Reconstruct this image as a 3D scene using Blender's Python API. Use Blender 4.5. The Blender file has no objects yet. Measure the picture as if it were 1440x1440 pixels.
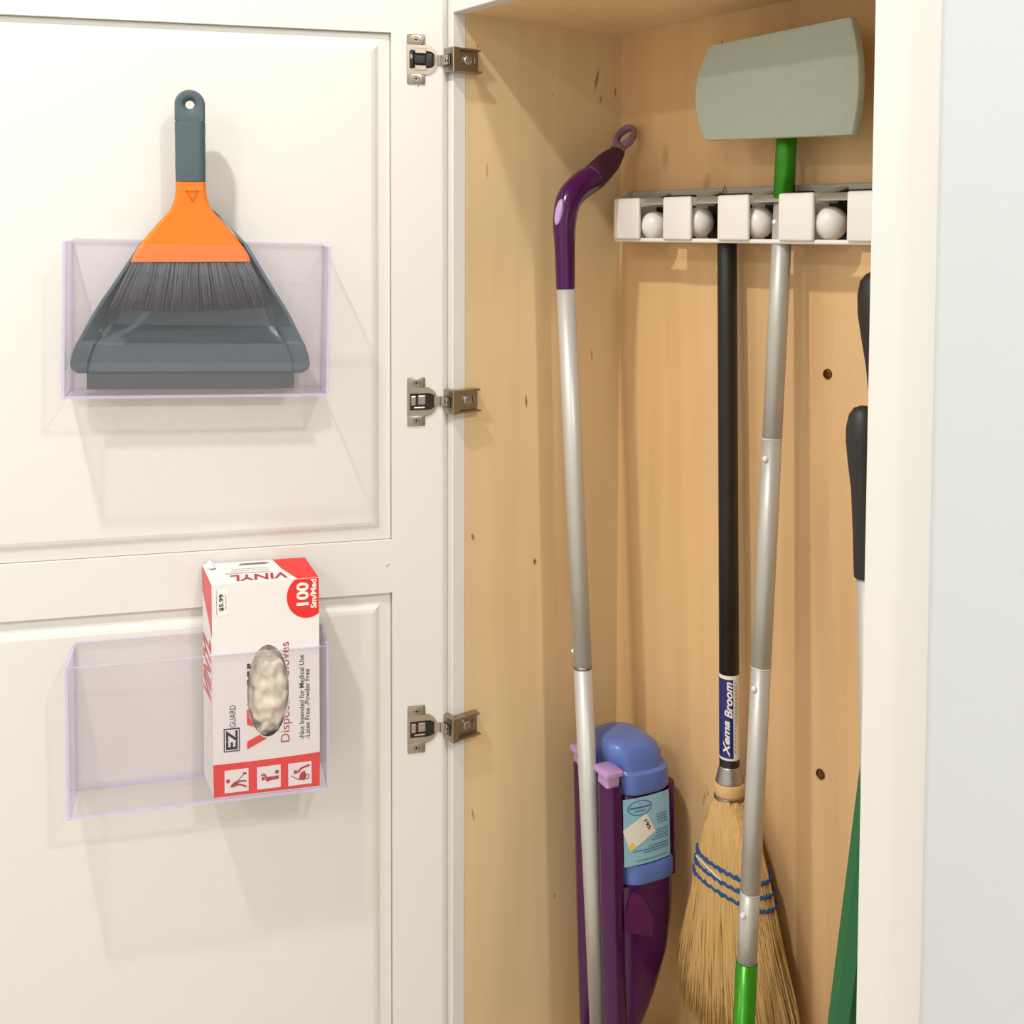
import bpy, bmesh, math, random
from mathutils import Vector, Matrix, Euler
from math import radians as R, sin, cos, pi
random.seed(7)
scene = bpy.context.scene
COL = scene.collection

# ------------------------------------------------------------------ camera
cam_data = bpy.data.cameras.new('camera')
cam = bpy.data.objects.new('camera', cam_data)
COL.objects.link(cam)
CAM_YAW, CAM_PITCH, CAM_ROLL = R(54.1925), R(2.8876), R(0.1943)
fwd = Vector((-sin(CAM_YAW)*cos(CAM_PITCH), cos(CAM_YAW)*cos(CAM_PITCH), -sin(CAM_PITCH)))
rgt = fwd.cross(Vector((0, 0, 1))).normalized()
upv = rgt.cross(fwd)
r2 = rgt*cos(CAM_ROLL) + upv*sin(CAM_ROLL)
u2 = -rgt*sin(CAM_ROLL) + upv*cos(CAM_ROLL)
m = Matrix((r2, u2, -fwd)).transposed().to_4x4()
m.translation = Vector((1.2131, -0.7832, 1.2))
cam.matrix_world = m
cam_data.sensor_width = 36.0
cam_data.lens = 36.0*1612.85/1440
cam_data.shift_y = (407.26-720)/1440
cam_data.clip_start = 0.02
scene.camera = cam

# ------------------------------------------------------------------ light and exposure
world = bpy.data.worlds.new('world'); scene.world = world
world.use_nodes = True
world.node_tree.nodes['Background'].inputs['Color'].default_value = (1, 0.97, 0.92, 1)
world.node_tree.nodes['Background'].inputs['Strength'].default_value = 0.0
def lamp(name, loc, power, size, color):
    l = bpy.data.lights.new(name, 'AREA'); l.shape = 'DISK'; l.size = size
    l.energy = power; l.color = color
    o = bpy.data.objects.new(name, l); COL.objects.link(o); o.location = loc
    return o
lamp('recessed_light_front', (0.42, -0.96, 2.455), 27, 0.075, (1, 0.98, 0.95))
lamp('recessed_light_right', (2.15, -0.40, 2.455), 33, 0.10, (1, 0.98, 0.95))
lamp('fill_light_rear', (1.25, -2.4, 2.455), 21, 0.15, (1, 0.98, 0.95))  # unseen lamp added as fill from the rear
lamp('fill_light_left', (-0.55, -2.4, 2.455), 15, 0.15, (1, 0.98, 0.95))  # added fill from the left, out of view
vs = scene.view_settings
vs.view_transform = 'Standard'; vs.look = 'None'; vs.gamma = 1.0
vs.use_curve_mapping = False
vs.exposure = -0.32
scene.cycles.transparent_max_bounces = 40

# ------------------------------------------------------------------ helpers
def s2l(c):
    return tuple((v/255/12.92 if v/255 <= 0.04045 else ((v/255+0.055)/1.055)**2.4) for v in c)
def mat(name, rgb, rough=0.5, metal=0.0, var=0.0, vscale=30.0, bump=0.0, bscale=200.0, spec=0.5, sub=0.0, coat=0.0, srgb=True, stretch=None):
    mt = bpy.data.materials.new(name); mt.use_nodes = True
    nt = mt.node_tree; b = nt.nodes['Principled BSDF']
    c = s2l(rgb) if srgb else rgb
    b.inputs['Base Color'].default_value = (*c, 1)
    b.inputs['Roughness'].default_value = rough
    b.inputs['Metallic'].default_value = metal
    b.inputs['Specular IOR Level'].default_value = spec
    b.inputs['Coat Weight'].default_value = coat
    if sub: b.inputs['Subsurface Weight'].default_value = sub; b.inputs['Subsurface Radius'].default_value = (0.01, 0.008, 0.006)
    tc = nt.nodes.new('ShaderNodeTexCoord')
    mp = nt.nodes.new('ShaderNodeMapping'); nt.links.new(tc.outputs['Object'], mp.inputs['Vector'])
    if stretch: mp.inputs['Scale'].default_value = stretch
    if var:
        n = nt.nodes.new('ShaderNodeTexNoise'); n.inputs['Scale'].default_value = vscale; n.inputs['Detail'].default_value = 4
        nt.links.new(mp.outputs['Vector'], n.inputs['Vector'])
        mx = nt.nodes.new('ShaderNodeMix'); mx.data_type = 'RGBA'
        mx.inputs['A'].default_value = (*[max(0, v*(1-var)) for v in c], 1)
        mx.inputs['B'].default_value = (*[min(1, v*(1+var)) for v in c], 1)
        nt.links.new(n.outputs['Fac'], mx.inputs['Factor']); nt.links.new(mx.outputs['Result'], b.inputs['Base Color'])
    if bump:
        n2 = nt.nodes.new('ShaderNodeTexNoise'); n2.inputs['Scale'].default_value = bscale; n2.inputs['Detail'].default_value = 3
        nt.links.new(mp.outputs['Vector'], n2.inputs['Vector'])
        bp = nt.nodes.new('ShaderNodeBump'); bp.inputs['Strength'].default_value = bump; bp.inputs['Distance'].default_value = 0.002
        nt.links.new(n2.outputs['Fac'], bp.inputs['Height']); nt.links.new(bp.outputs['Normal'], b.inputs['Normal'])
    return mt

def plywood(name, base, marks=(), axes=('Y', 'Z')):
    """birch veneer: grain runs along Z, a few pin knots and mineral streaks at their own places"""
    mt = bpy.data.materials.new(name); mt.use_nodes = True
    nt = mt.node_tree; b = nt.nodes['Principled BSDF']; L = nt.links.new
    b.inputs['Roughness'].default_value = 0.38; b.inputs['Specular IOR Level'].default_value = 0.4
    tc = nt.nodes.new('ShaderNodeTexCoord')
    mp = nt.nodes.new('ShaderNodeMapping'); mp.inputs['Scale'].default_value = (26, 26, 1.6); L(tc.outputs['Object'], mp.inputs['Vector'])
    n = nt.nodes.new('ShaderNodeTexNoise'); n.inputs['Scale'].default_value = 1.0; n.inputs['Detail'].default_value = 6; n.inputs['Distortion'].default_value = 0.6
    L(mp.outputs['Vector'], n.inputs['Vector'])
    mp2 = nt.nodes.new('ShaderNodeMapping'); mp2.inputs['Scale'].default_value = (5, 5, 2.2); L(tc.outputs['Object'], mp2.inputs['Vector'])
    n2 = nt.nodes.new('ShaderNodeTexNoise'); n2.inputs['Scale'].default_value = 1.0; n2.inputs['Detail'].default_value = 2
    L(mp2.outputs['Vector'], n2.inputs['Vector'])
    c = s2l(base)
    m1 = nt.nodes.new('ShaderNodeMix'); m1.data_type = 'RGBA'
    m1.inputs['A'].default_value = (c[0]*0.88, c[1]*0.84, c[2]*0.78, 1); m1.inputs['B'].default_value = (min(1, c[0]*1.10), c[1]*1.11, c[2]*1.16, 1)
    L(n.outputs['Fac'], m1.inputs['Factor'])
    m2 = nt.nodes.new('ShaderNodeMix'); m2.data_type = 'RGBA'; m2.blend_type = 'MULTIPLY'; m2.inputs['Factor'].default_value = 1.0
    rp = nt.nodes.new('ShaderNodeValToRGB')
    rp.color_ramp.elements[0].position = 0.3; rp.color_ramp.elements[0].color = (0.86, 0.83, 0.80, 1)
    rp.color_ramp.elements[1].position = 0.7; rp.color_ramp.elements[1].color = (1, 1, 1, 1)
    L(n2.outputs['Fac'], rp.inputs['Fac']); L(m1.outputs['Result'], m2.inputs['A']); L(rp.outputs['Color'], m2.inputs['B'])
    col = m2.outputs['Result']
    for (p, q, rp_, rq, tilt, st) in marks:
        mpk = nt.nodes.new('ShaderNodeMapping'); mpk.vector_type = 'TEXTURE'
        if axes == ('Y', 'Z'):
            mpk.inputs['Location'].default_value = (0, p, q); mpk.inputs['Scale'].default_value = (1e3, rp_, rq); mpk.inputs['Rotation'].default_value = (tilt, 0, 0)
        else:
            mpk.inputs['Location'].default_value = (p, 0, q); mpk.inputs['Scale'].default_value = (rp_, 1e3, rq); mpk.inputs['Rotation'].default_value = (0, tilt, 0)
        L(tc.outputs['Object'], mpk.inputs['Vector'])
        ln = nt.nodes.new('ShaderNodeVectorMath'); ln.operation = 'LENGTH'; L(mpk.outputs['Vector'], ln.inputs[0])
        mr = nt.nodes.new('ShaderNodeMapRange'); mr.inputs['From Min'].default_value = 0.4; mr.inputs['From Max'].default_value = 1.0
        mr.inputs['To Min'].default_value = st; mr.inputs['To Max'].default_value = 0.0; L(ln.outputs['Value'], mr.inputs['Value'])
        mk = nt.nodes.new('ShaderNodeMix'); mk.data_type = 'RGBA'; mk.inputs['B'].default_value = (0.22, 0.075, 0.015, 1)
        L(mr.outputs['Result'], mk.inputs['Factor']); L(col, mk.inputs['A']); col = mk.outputs['Result']
    L(col, b.inputs['Base Color'])
    return mt

def acrylic(name, tint, haze=0.03, col=(0.86, 0.82, 0.93)):
    """thin clear plastic sheet: mostly lets light through, with its mirror-like gloss by Fresnel and a little milkiness"""
    mt = bpy.data.materials.new(name); mt.use_nodes = True
    nt = mt.node_tree; nt.nodes.clear(); L = nt.links.new
    out = nt.nodes.new('ShaderNodeOutputMaterial')
    tr = nt.nodes.new('ShaderNodeBsdfTransparent'); tr.inputs['Color'].default_value = (*tint, 1)
    gl = nt.nodes.new('ShaderNodeBsdfGlossy'); gl.inputs['Roughness'].default_value = 0.03
    df = nt.nodes.new('ShaderNodeBsdfDiffuse'); df.inputs['Color'].default_value = (*col, 1)
    lw = nt.nodes.new('ShaderNodeLayerWeight'); lw.inputs['Blend'].default_value = 0.5
    pw = nt.nodes.new('ShaderNodeMath'); pw.operation = 'POWER'; pw.inputs[1].default_value = 5.0; L(lw.outputs['Facing'], pw.inputs[0])
    fr = nt.nodes.new('ShaderNodeMath'); fr.operation = 'MULTIPLY_ADD'; fr.inputs[1].default_value = 0.6; fr.inputs[2].default_value = 0.02; L(pw.outputs[0], fr.inputs[0])
    mh = nt.nodes.new('ShaderNodeMixShader'); mh.inputs['Fac'].default_value = haze
    L(tr.outputs[0], mh.inputs[1]); L(df.outputs[0], mh.inputs[2])
    mx = nt.nodes.new('ShaderNodeMixShader'); L(fr.outputs[0], mx.inputs['Fac']); L(mh.outputs[0], mx.inputs[1]); L(gl.outputs[0], mx.inputs[2])
    L(mx.outputs[0], out.inputs['Surface'])
    return mt

class MB:
    """collects shapes in a bmesh; build() links them as one mesh object"""
    def __init__(s): s.bm = bmesh.new()
    def box(s, x0, x1, y0, y1, z0, z1, bev=0.0, seg=2, mi=0, M=None):
        b = bmesh.new(); bmesh.ops.create_cube(b, size=1)
        for v in b.verts: v.co = Vector(((x0+x1)/2+v.co.x*(x1-x0), (y0+y1)/2+v.co.y*(y1-y0), (z0+z1)/2+v.co.z*(z1-z0)))
        if bev: bmesh.ops.bevel(b, geom=list(b.edges), offset=bev, segments=seg, profile=0.5, affect='EDGES', clamp_overlap=True)
        s.join(b, mi, M); return s
    def join(s, b, mi=0, M=None):
        if M is not None: b.transform(M)
        mp = {v: s.bm.verts.new(v.co) for v in b.verts}
        for f in b.faces:
            nf = s.bm.faces.new([mp[v] for v in f.verts]); nf.material_index = mi; nf.smooth = f.smooth
        b.free()
    def loft(s, rings, cap=True, mi=0, closed=True):
        vr = [[s.bm.verts.new(p) for p in r] for r in rings]; n = len(vr[0])
        for a, b in zip(vr, vr[1:]):
            for i in range(n if closed else n-1):
                j = (i+1) % n
                f = s.bm.faces.new((a[i], a[j], b[j], b[i])); f.material_index = mi; f.smooth = True
        if cap:
            f = s.bm.faces.new(list(reversed(vr[0]))); f.material_index = mi
            f = s.bm.faces.new(vr[-1]); f.material_index = mi
        return s
    def tube(s, pts, rad, seg=20, cap=True, mi=0, flat=1.0):
        pts = [Vector(p) for p in pts]
        if not isinstance(rad, (list, tuple)): rad = [rad]*len(pts)
        rings = []; ref = None
        for i, p in enumerate(pts):
            t = (pts[min(i+1, len(pts)-1)]-pts[max(i-1, 0)]).normalized()
            if ref is None:
                ref = Vector((1, 0, 0)) if abs(t.x) < 0.9 else Vector((0, 1, 0))
            a = (ref-t*ref.dot(t)).normalized(); b = t.cross(a); ref = a
            rings.append([p+(a*cos(2*pi*k/seg)+b*sin(2*pi*k/seg)*flat)*rad[i] for k in range(seg)])
        return s.loft(rings, cap, mi)
    def prism(s, poly, y0, y1, mi=0, bev=0.0):
        """polygon in x,z extruded from y0 to y1"""
        b = bmesh.new()
        a = [b.verts.new((x, y0, z)) for x, z in poly]; c = [b.verts.new((x, y1, z)) for x, z in poly]
        b.faces.new(a); b.faces.new(list(reversed(c)))
        n = len(a)
        for i in range(n): b.faces.new((a[i], c[i], c[(i+1) % n], a[(i+1) % n]))
        bmesh.ops.recalc_face_normals(b, faces=b.faces)
        if bev: bmesh.ops.bevel(b, geom=list(b.edges), offset=bev, segments=2, profile=0.5, affect='EDGES', clamp_overlap=True)
        s.join(b, mi); return s
    def sphere(s, c, r, su=24, sv=14, sc=(1, 1, 1), mi=0):
        b = bmesh.new(); bmesh.ops.create_uvsphere(b, u_segments=su, v_segments=sv, radius=r)
        for v in b.verts: v.co = Vector((c[0]+v.co.x*sc[0], c[1]+v.co.y*sc[1], c[2]+v.co.z*sc[2]))
        for f in b.faces: f.smooth = True
        s.join(b, mi); return s
    def disc(s, c, r, y0, y1, seg=24, mi=0):
        return s.prism([(c[0]+r*cos(2*pi*k/seg), c[1]+r*sin(2*pi*k/seg)) for k in range(seg)], y0, y1, mi)
    def build(s, name, mats, parent=None, M=None, smooth=None):
        me = bpy.data.meshes.new(name)
        bmesh.ops.recalc_face_normals(s.bm, faces=s.bm.faces)
        if M is not None: s.bm.transform(M)
        if smooth is not None:
            for f in s.bm.faces: f.smooth = smooth
        s.bm.to_mesh(me); s.bm.free()
        for mm in (mats if isinstance(mats, (list, tuple)) else [mats]): me.materials.append(mm)
        o = bpy.data.objects.new(name, me); COL.objects.link(o)
        if parent: o.parent = parent
        return o
def sharp_auto(o, ang=35):
    me = o.data
    bm = bmesh.new(); bm.from_mesh(me)
    for f in bm.faces: f.smooth = True
    for e in bm.edges:
        if len(e.link_faces) == 2 and e.calc_face_angle(0) > R(ang): e.smooth = False
    bm.to_mesh(me); bm.free(); return o
def tag(o, label=None, cat=None, group=None, kind=None):
    if label: o['label'] = label
    if cat: o['category'] = cat
    if group: o['group'] = group
    if kind: o['kind'] = kind
    return o
def thing(name, label, cat, loc, rot=(0, 0, 0), group=None):
    o = bpy.data.objects.new(name, None); COL.objects.link(o); o.empty_display_size = 0.05
    o.location = loc; o.rotation_euler = rot
    return tag(o, label, cat, group)
def rrect(w, d, r, n=5, cx=0, cy=0):
    """rounded rectangle outline, half sizes w,d"""
    r = min(r, w*0.999, d*0.999); out = []
    for (sx, sy, a0) in ((1, 1, 0), (-1, 1, pi/2), (-1, -1, pi), (1, -1, 3*pi/2)):
        for k in range(n+1):
            a = a0+pi/2*k/n; out.append((cx+sx*(w-r)+r*cos(a), cy+sy*(d-r)+r*sin(a)))
    return out
def smooth_path(pts, n=6):
    """Catmull-Rom through the points"""
    P = [Vector(p) for p in pts]; P = [2*P[0]-P[1]]+P+[2*P[-1]-P[-2]]; out = []
    for i in range(1, len(P)-2):
        for k in range(n):
            t = k/n
            out.append(0.5*((2*P[i])+(P[i+1]-P[i-1])*t+(2*P[i-1]-5*P[i]+4*P[i+1]-P[i+2])*t*t+(-P[i-1]+3*P[i]-3*P[i+1]+P[i+2])*t**3))
    out.append(P[-2]); return out
def lettering(name, body, w, h, M, mt, parent, bold=0.0, shear=0.0, clip=None):
    """flat printed lettering fitted to a w x h box whose lower-left corner is the matrix origin"""
    cu = bpy.data.curves.new(name, 'FONT'); cu.body = body; cu.size = 1.0; cu.offset = bold; cu.shear = shear
    cu.resolution_u = 3
    ob = bpy.data.objects.new('tmp', cu)
    me = bpy.data.meshes.new_from_object(ob)
    bpy.data.objects.remove(ob); bpy.data.curves.remove(cu)
    xs = [v.co.x for v in me.vertices]; ys = [v.co.y for v in me.vertices]
    x0, x1, y0, y1 = min(xs), max(xs), min(ys), max(ys)
    for v in me.vertices:
        v.co = M @ Vector(((v.co.x-x0)/(x1-x0)*w, (v.co.y-y0)/(y1-y0)*h, 0))
    if clip:
        b = bmesh.new(); b.from_mesh(me); bmesh.ops.triangulate(b, faces=b.faces)
        for _ in range(4):
            lng = [e for e in b.edges if e.calc_length() > 0.0022]
            if not lng: break
            bmesh.ops.subdivide_edges(b, edges=lng, cuts=1); bmesh.ops.triangulate(b, faces=b.faces)
        bmesh.ops.delete(b, geom=[f for f in b.faces if clip(f.calc_center_median())], context='FACES')
        b.to_mesh(me); b.free()
    me.name = name; me.materials.clear(); me.materials.append(mt)
    o = bpy.data.objects.new(name, me); COL.objects.link(o); o.parent = parent
    return o

# ------------------------------------------------------------------ materials
M_paint = mat('cabinet_paint', (224, 221, 215), 0.38, bump=0.02, bscale=120)
M_wall = mat('wall_paint', (204, 208, 210), 0.6, bump=0.05, bscale=90)
M_room = mat('room_paint', (230, 230, 228), 0.7)
M_floor = mat('floor_boards', (205, 196, 184), 0.45, var=0.2, vscale=6, stretch=(1, 8, 1))
KN = [(0.2335, 1.408, 0.003, 0.018, -0.22, 0.8), (0.241, 1.382, 0.002, 0.008, -0.2, 0.7), (0.267, 1.393, 0.0025, 0.009, 0, 0.7),
      (0.1158, 0.976, 0.0022, 0.011, 0.1, 0.9), (0.0311, 0.807, 0.003, 0.006, 0.3, 0.8), (0.1311, 0.758, 0.0035, 0.0055, 0, 0.95),
      (0.052, 1.278, 0.002, 0.012, 0, 0.45), (0.037, 1.434, 0.002, 0.003, 0, 0.6), (0.032, 0.44, 0.0018, 0.012, 0.2, 0.6),
      (0.168, 0.284, 0.002, 0.003, 0, 0.7), (0.228, 1.03, 0.002, 0.01, 0.1, 0.6), (0.158, 1.382, 0.0018, 0.003, 0, 0.5), (0.158, 1.405, 0.0018, 0.003, 0, 0.4)]
M_ply_side = plywood('birch_plywood_side', (234, 208, 162), KN)
M_ply_back = plywood('birch_plywood_back', (234, 195, 143), [(0.190, 1.437, 0.0025, 0.004, 0, 0.8), (0.166, 1.262, 0.009, 0.016, 0.3, 0.35), (0.285, 1.262, 0.004, 0.01, 0.2, 0.4), (0.17, 1.33, 0.01, 0.014, 0, 0.25), (0.09, 1.30, 0.008, 0.02, 0, 0.3)], ('X', 'Z'))
M_ply_top = plywood('birch_plywood_top', (240, 212, 162))
M_nickel = mat('nickel_plate', (168, 157, 143), 0.30, 1.0, var=0.08, vscale=150)
M_recess_shade = mat('recess_shade', (52, 44, 36), 0.45, 0.6)  # dark tone stands for shade in the hinge recesses
M_black = mat('black_plastic', (26, 25, 25), 0.42)
M_blackgrip = mat('black_rubber_grip', (34, 33, 32), 0.5, bump=0.03)
M_screw = mat('bronze_screw', (112, 74, 40), 0.3, 0.9)
M_white_pl = mat('white_plastic', (236, 231, 224), 0.35, coat=0.15)
M_grey_pl = mat('light_grey_plastic', (176, 174, 160), 0.45)
M_slate = mat('slate_plastic', (80, 95, 102), 0.2)
M_slate_soft = mat('slate_rubber', (76, 90, 97), 0.6, bump=0.04, bscale=400)
M_lip = mat('lip_rubber', (74, 80, 82), 0.5)
M_orange = mat('orange_plastic', (242, 118, 6), 0.4)
M_bristle = mat('grey_bristle', (78, 82, 84), 0.6, var=0.25, vscale=60, stretch=(14, 1, 1))
M_alu = mat('brushed_aluminium', (196, 193, 187), 0.42, 0.35, bump=0.01)
M_green = mat('bright_green_paint', (58, 150, 24), 0.3, 0.35)
M_darkgreen = mat('dark_green_plastic', (14, 104, 58), 0.4)
M_pad = mat('sage_grey_foam', (184, 194, 180), 0.85, var=0.05, vscale=90, bump=0.12, bscale=500)
M_purple = mat('deep_purple_plastic', (70, 6, 72), 0.2, coat=0.1, spec=0.4)
M_purple_soft = mat('dark_purple_rubber', (66, 20, 58), 0.55)
M_lilac = mat('lilac_plastic', (192, 152, 205), 0.4)
M_mauve = mat('mauve_rubber', (140, 108, 132), 0.55)
M_blue = mat('blue_bottle_plastic', (96, 122, 196), 0.3, sub=0.15)
M_label_blue = mat('pale_blue_label', (150, 200, 222), 0.4)
M_ink_blue = mat('label_ink', (70, 110, 165), 0.5)
M_paper = mat('sticker_paper', (240, 236, 228), 0.5)
M_yellow = mat('sticker_yellow', (245, 215, 90), 0.5)
M_ink = mat('black_ink', (34, 30, 32), 0.5)
M_navy = mat('navy_print', (22, 34, 112), 0.35)
M_straw = mat('broom_straw', (206, 166, 104), 0.65, var=0.42, vscale=1.0, stretch=(420, 420, 9))
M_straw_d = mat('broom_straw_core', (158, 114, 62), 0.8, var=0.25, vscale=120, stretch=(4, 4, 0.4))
M_string = mat('blue_stitch_string', (22, 78, 138), 0.8)
M_wood = mat('pale_wood_collar', (220, 178, 122), 0.6, var=0.1)
M_galv = mat('galvanised_metal', (176, 174, 170), 0.35, 0.9, var=0.15, vscale=200)
M_wire = mat('wire_metal', (150, 142, 130), 0.35, 1.0)
M_card = mat('white_cardboard', (232, 226, 224), 0.5)
M_red = mat('red_print', (226, 38, 34), 0.45)
M_pink = mat('faded_red_print', (224, 92, 98), 0.5)
M_dkred = mat('dark_red_print', (172, 46, 62), 0.5)
M_glove = mat('vinyl_glove', (232, 222, 200), 0.45, sub=0.2, var=0.08, vscale=60)
M_acr = acrylic('clear_acrylic', (0.978, 0.970, 0.978), haze=0.015)
M_acr_edge = acrylic('acrylic_lavender_edge', (0.86, 0.82, 0.96), haze=0.5, col=(0.70, 0.63, 0.90))
M_shade_scuff = mat('carton_shade_and_scuff', (120, 110, 100), 0.8)  # grey for painted shade in the carton openings, also the door scuffs

# ------------------------------------------------------------------ the setting
D, ZT, XR, ZF, FT = 0.278, 1.472, 0.626, 0.083, 0.019
def struct(name, o): return tag(o, kind='structure')
RX0, RX1, RY0, RZ1 = -1.6, 2.7, -2.9, 2.46
struct('floor', MB().box(RX0, RX1, RY0, -0.0005, -0.05, 0).build('floor', M_floor))
struct('ceiling', MB().box(RX0, RX1, RY0, 0.1, RZ1, RZ1+0.05).build('ceiling', M_room))
struct('wall_left', MB().box(RX0-0.05, RX0, RY0, 0.1, 0, RZ1).build('wall_left', M_room))
struct('wall_right', MB().box(RX1, RX1+0.05, RY0, 0.1, 0, RZ1).build('wall_right', M_room))
struct('wall_front', MB().box(RX0, RX1, RY0-0.05, RY0, 0, RZ1).build('wall_front', M_room))
# the painted wall the cabinet is built into, standing a little proud of the face frame, rounded corner beside it
wy = -0.011
wb = MB()
corner = [(0.690, 0.05), (0.690, wy+0.009)]
for k in range(1, 7):
    a = pi/2*k/6; corner.append((0.690+0.009*(1-cos(a)), wy+0.009*(1-sin(a))))
corner += [(RX1, wy), (RX1, 0.05)]
rings = [[(x, y, z) for x, y in corner] for z in (0, 1.565)]
wb.loft(rings)
wb.box(RX0, -0.062, wy, 0.05, 0, 1.565)
wb.box(RX0, RX1, wy, 0.05, 1.565, RZ1)
struct('wall_back', sharp_auto(wb.build('wall_back', M_wall)))

# ------------------------------------------------------------------ broom cabinet
cab = thing('broom_cabinet', 'tall built-in white cabinet with birch plywood inside and open raised-panel door', 'cabinet', (0, 0, 0))
T = 0.014
MB().box(-T, 0, FT, D+T, 0.0, ZT+T).build('side_panel', M_ply_side, cab)
MB().box(XR, XR+T, FT, D+T, 0.0, ZT+T).build('side_panel', M_ply_side, cab)
MB().box(0, XR, D, D+T, 0.0, ZT+T).build('back_panel', M_ply_back, cab)
MB().box(0, XR, FT, D, ZT, ZT+T).build('top_panel', M_ply_top, cab)
MB().box(0, XR, FT, D, ZF-0.016, ZF).build('floor_panel', M_ply_side, cab)
for nm, b in (('frame_stile', (-0.060, 0, 0, FT, 0.0, 1.56)), ('frame_stile', (XR, 0.705, 0, FT, 0.0, 1.56)),
              ('frame_rail', (0, XR, 0, FT, ZT, 1.56)), ('frame_rail', (0, XR, 0, FT, 0.0, ZF))):
    tag(MB().box(*b, bev=0.0008, seg=1).build(nm, M_paint, cab))
def bronze_screw(x, z):
    s = MB()
    ring = []
    for (r, y) in ((0.0062, D+0.0005), (0.0062, D-0.0008), (0.0056, D-0.0018), (0.0038, D-0.0024), (0.0030, D-0.0012), (0.0006, D-0.0010)):
        ring.append([(x+r*cos(2*pi*k/20), y, z+r*sin(2*pi*k/20)) for k in range(20)])
    s.loft(ring)
    tag(sharp_auto(s.build('screw', M_screw, cab)), 'bronze screw head driven into the plywood back')
bronze_screw(0.3625, 1.038); bronze_screw(0.3622, 0.568)

# --- door: hinge-edge origin, local x runs along the door to the hinge side, local -y faces the room
DA = R(68.8); DP = Vector((-0.009, -0.012, 0))
DM = Matrix.Translation(DP) @ Matrix.Rotation(DA, 4, 'Z')
door_z0, door_z1, door_w, dt = 0.07, 1.507, 0.652, 0.020
G = [(-0.590, -0.0623, 0.8113, 1.4448), (-0.590, -0.0623, 0.135, 0.7448)]   # panel openings x0,x1,z0,z1
db = MB()
for b in ((-door_w, G[0][0], 0, dt, door_z0, door_z1), (G[0][1], 0.0015, 0, dt, door_z0, door_z1),
          (G[0][0], G[0][1], 0, dt, G[0][3], door_z1), (G[0][0], G[0][1], 0, dt, G[1][3], G[0][2]), (G[0][0], G[0][1], 0, dt, door_z0, G[1][2])):
    db.box(*b)
db.loft([[(0.0015, 0.0, z), (0.0040, 0.0006, z), (0.0062, 0.0022, z), (0.0088, 0.0046, z), (0.0104, 0.0075, z), (0.0104, dt, z), (0.0015, dt, z)] for z in (door_z0, door_z1)])
door = sharp_auto(db.build('door', M_paint, cab), 50); door.matrix_basis = DM
for (x0, x1, z0, z1) in G:
    p = MB()
    # raised panel: groove at the frame, gently rising margin, then a steep step up to the flat field
    prof = [(0.0, 0.0085), (0.0012, 0.0068), (0.0155, 0.0052), (0.0205, 0.0022), (0.0240, 0.0012), (0.0248, 0.0010)]
    rings = [[(x0+i, y, z0+i), (x1-i, y, z0+i), (x1-i, y, z1-i), (x0+i, y, z1-i)] for i, y in prof]
    p.loft(rings, cap=False)
    p.bm.faces.new([p.bm.verts.new(v) for v in rings[-1]])
    e = 0.0
    p.bm.faces.new([p.bm.verts.new((x, 0.016, z)) for x, y, z in rings[0]])
    tag(p.build('raised_panel', M_paint, door, smooth=False))

# small scuff and pencil tick on the door face
for a, b in (((-0.0700, 0.7785), (-0.0655, 0.7815)), ((-0.0290, 1.3790), (-0.0285, 1.3815))):
    d = Vector((b[0]-a[0], b[1]-a[1])); n = Vector((-d.y, d.x)).normalized()*0.0005
    s = MB(); s.prism([(a[0]+n.x, a[1]+n.y), (b[0]+n.x, b[1]+n.y), (b[0]-n.x, b[1]-n.y), (a[0]-n.x, a[1]-n.y)], -0.0002, 0.0004); s.build('scuff_mark', M_shade_scuff, door)
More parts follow.
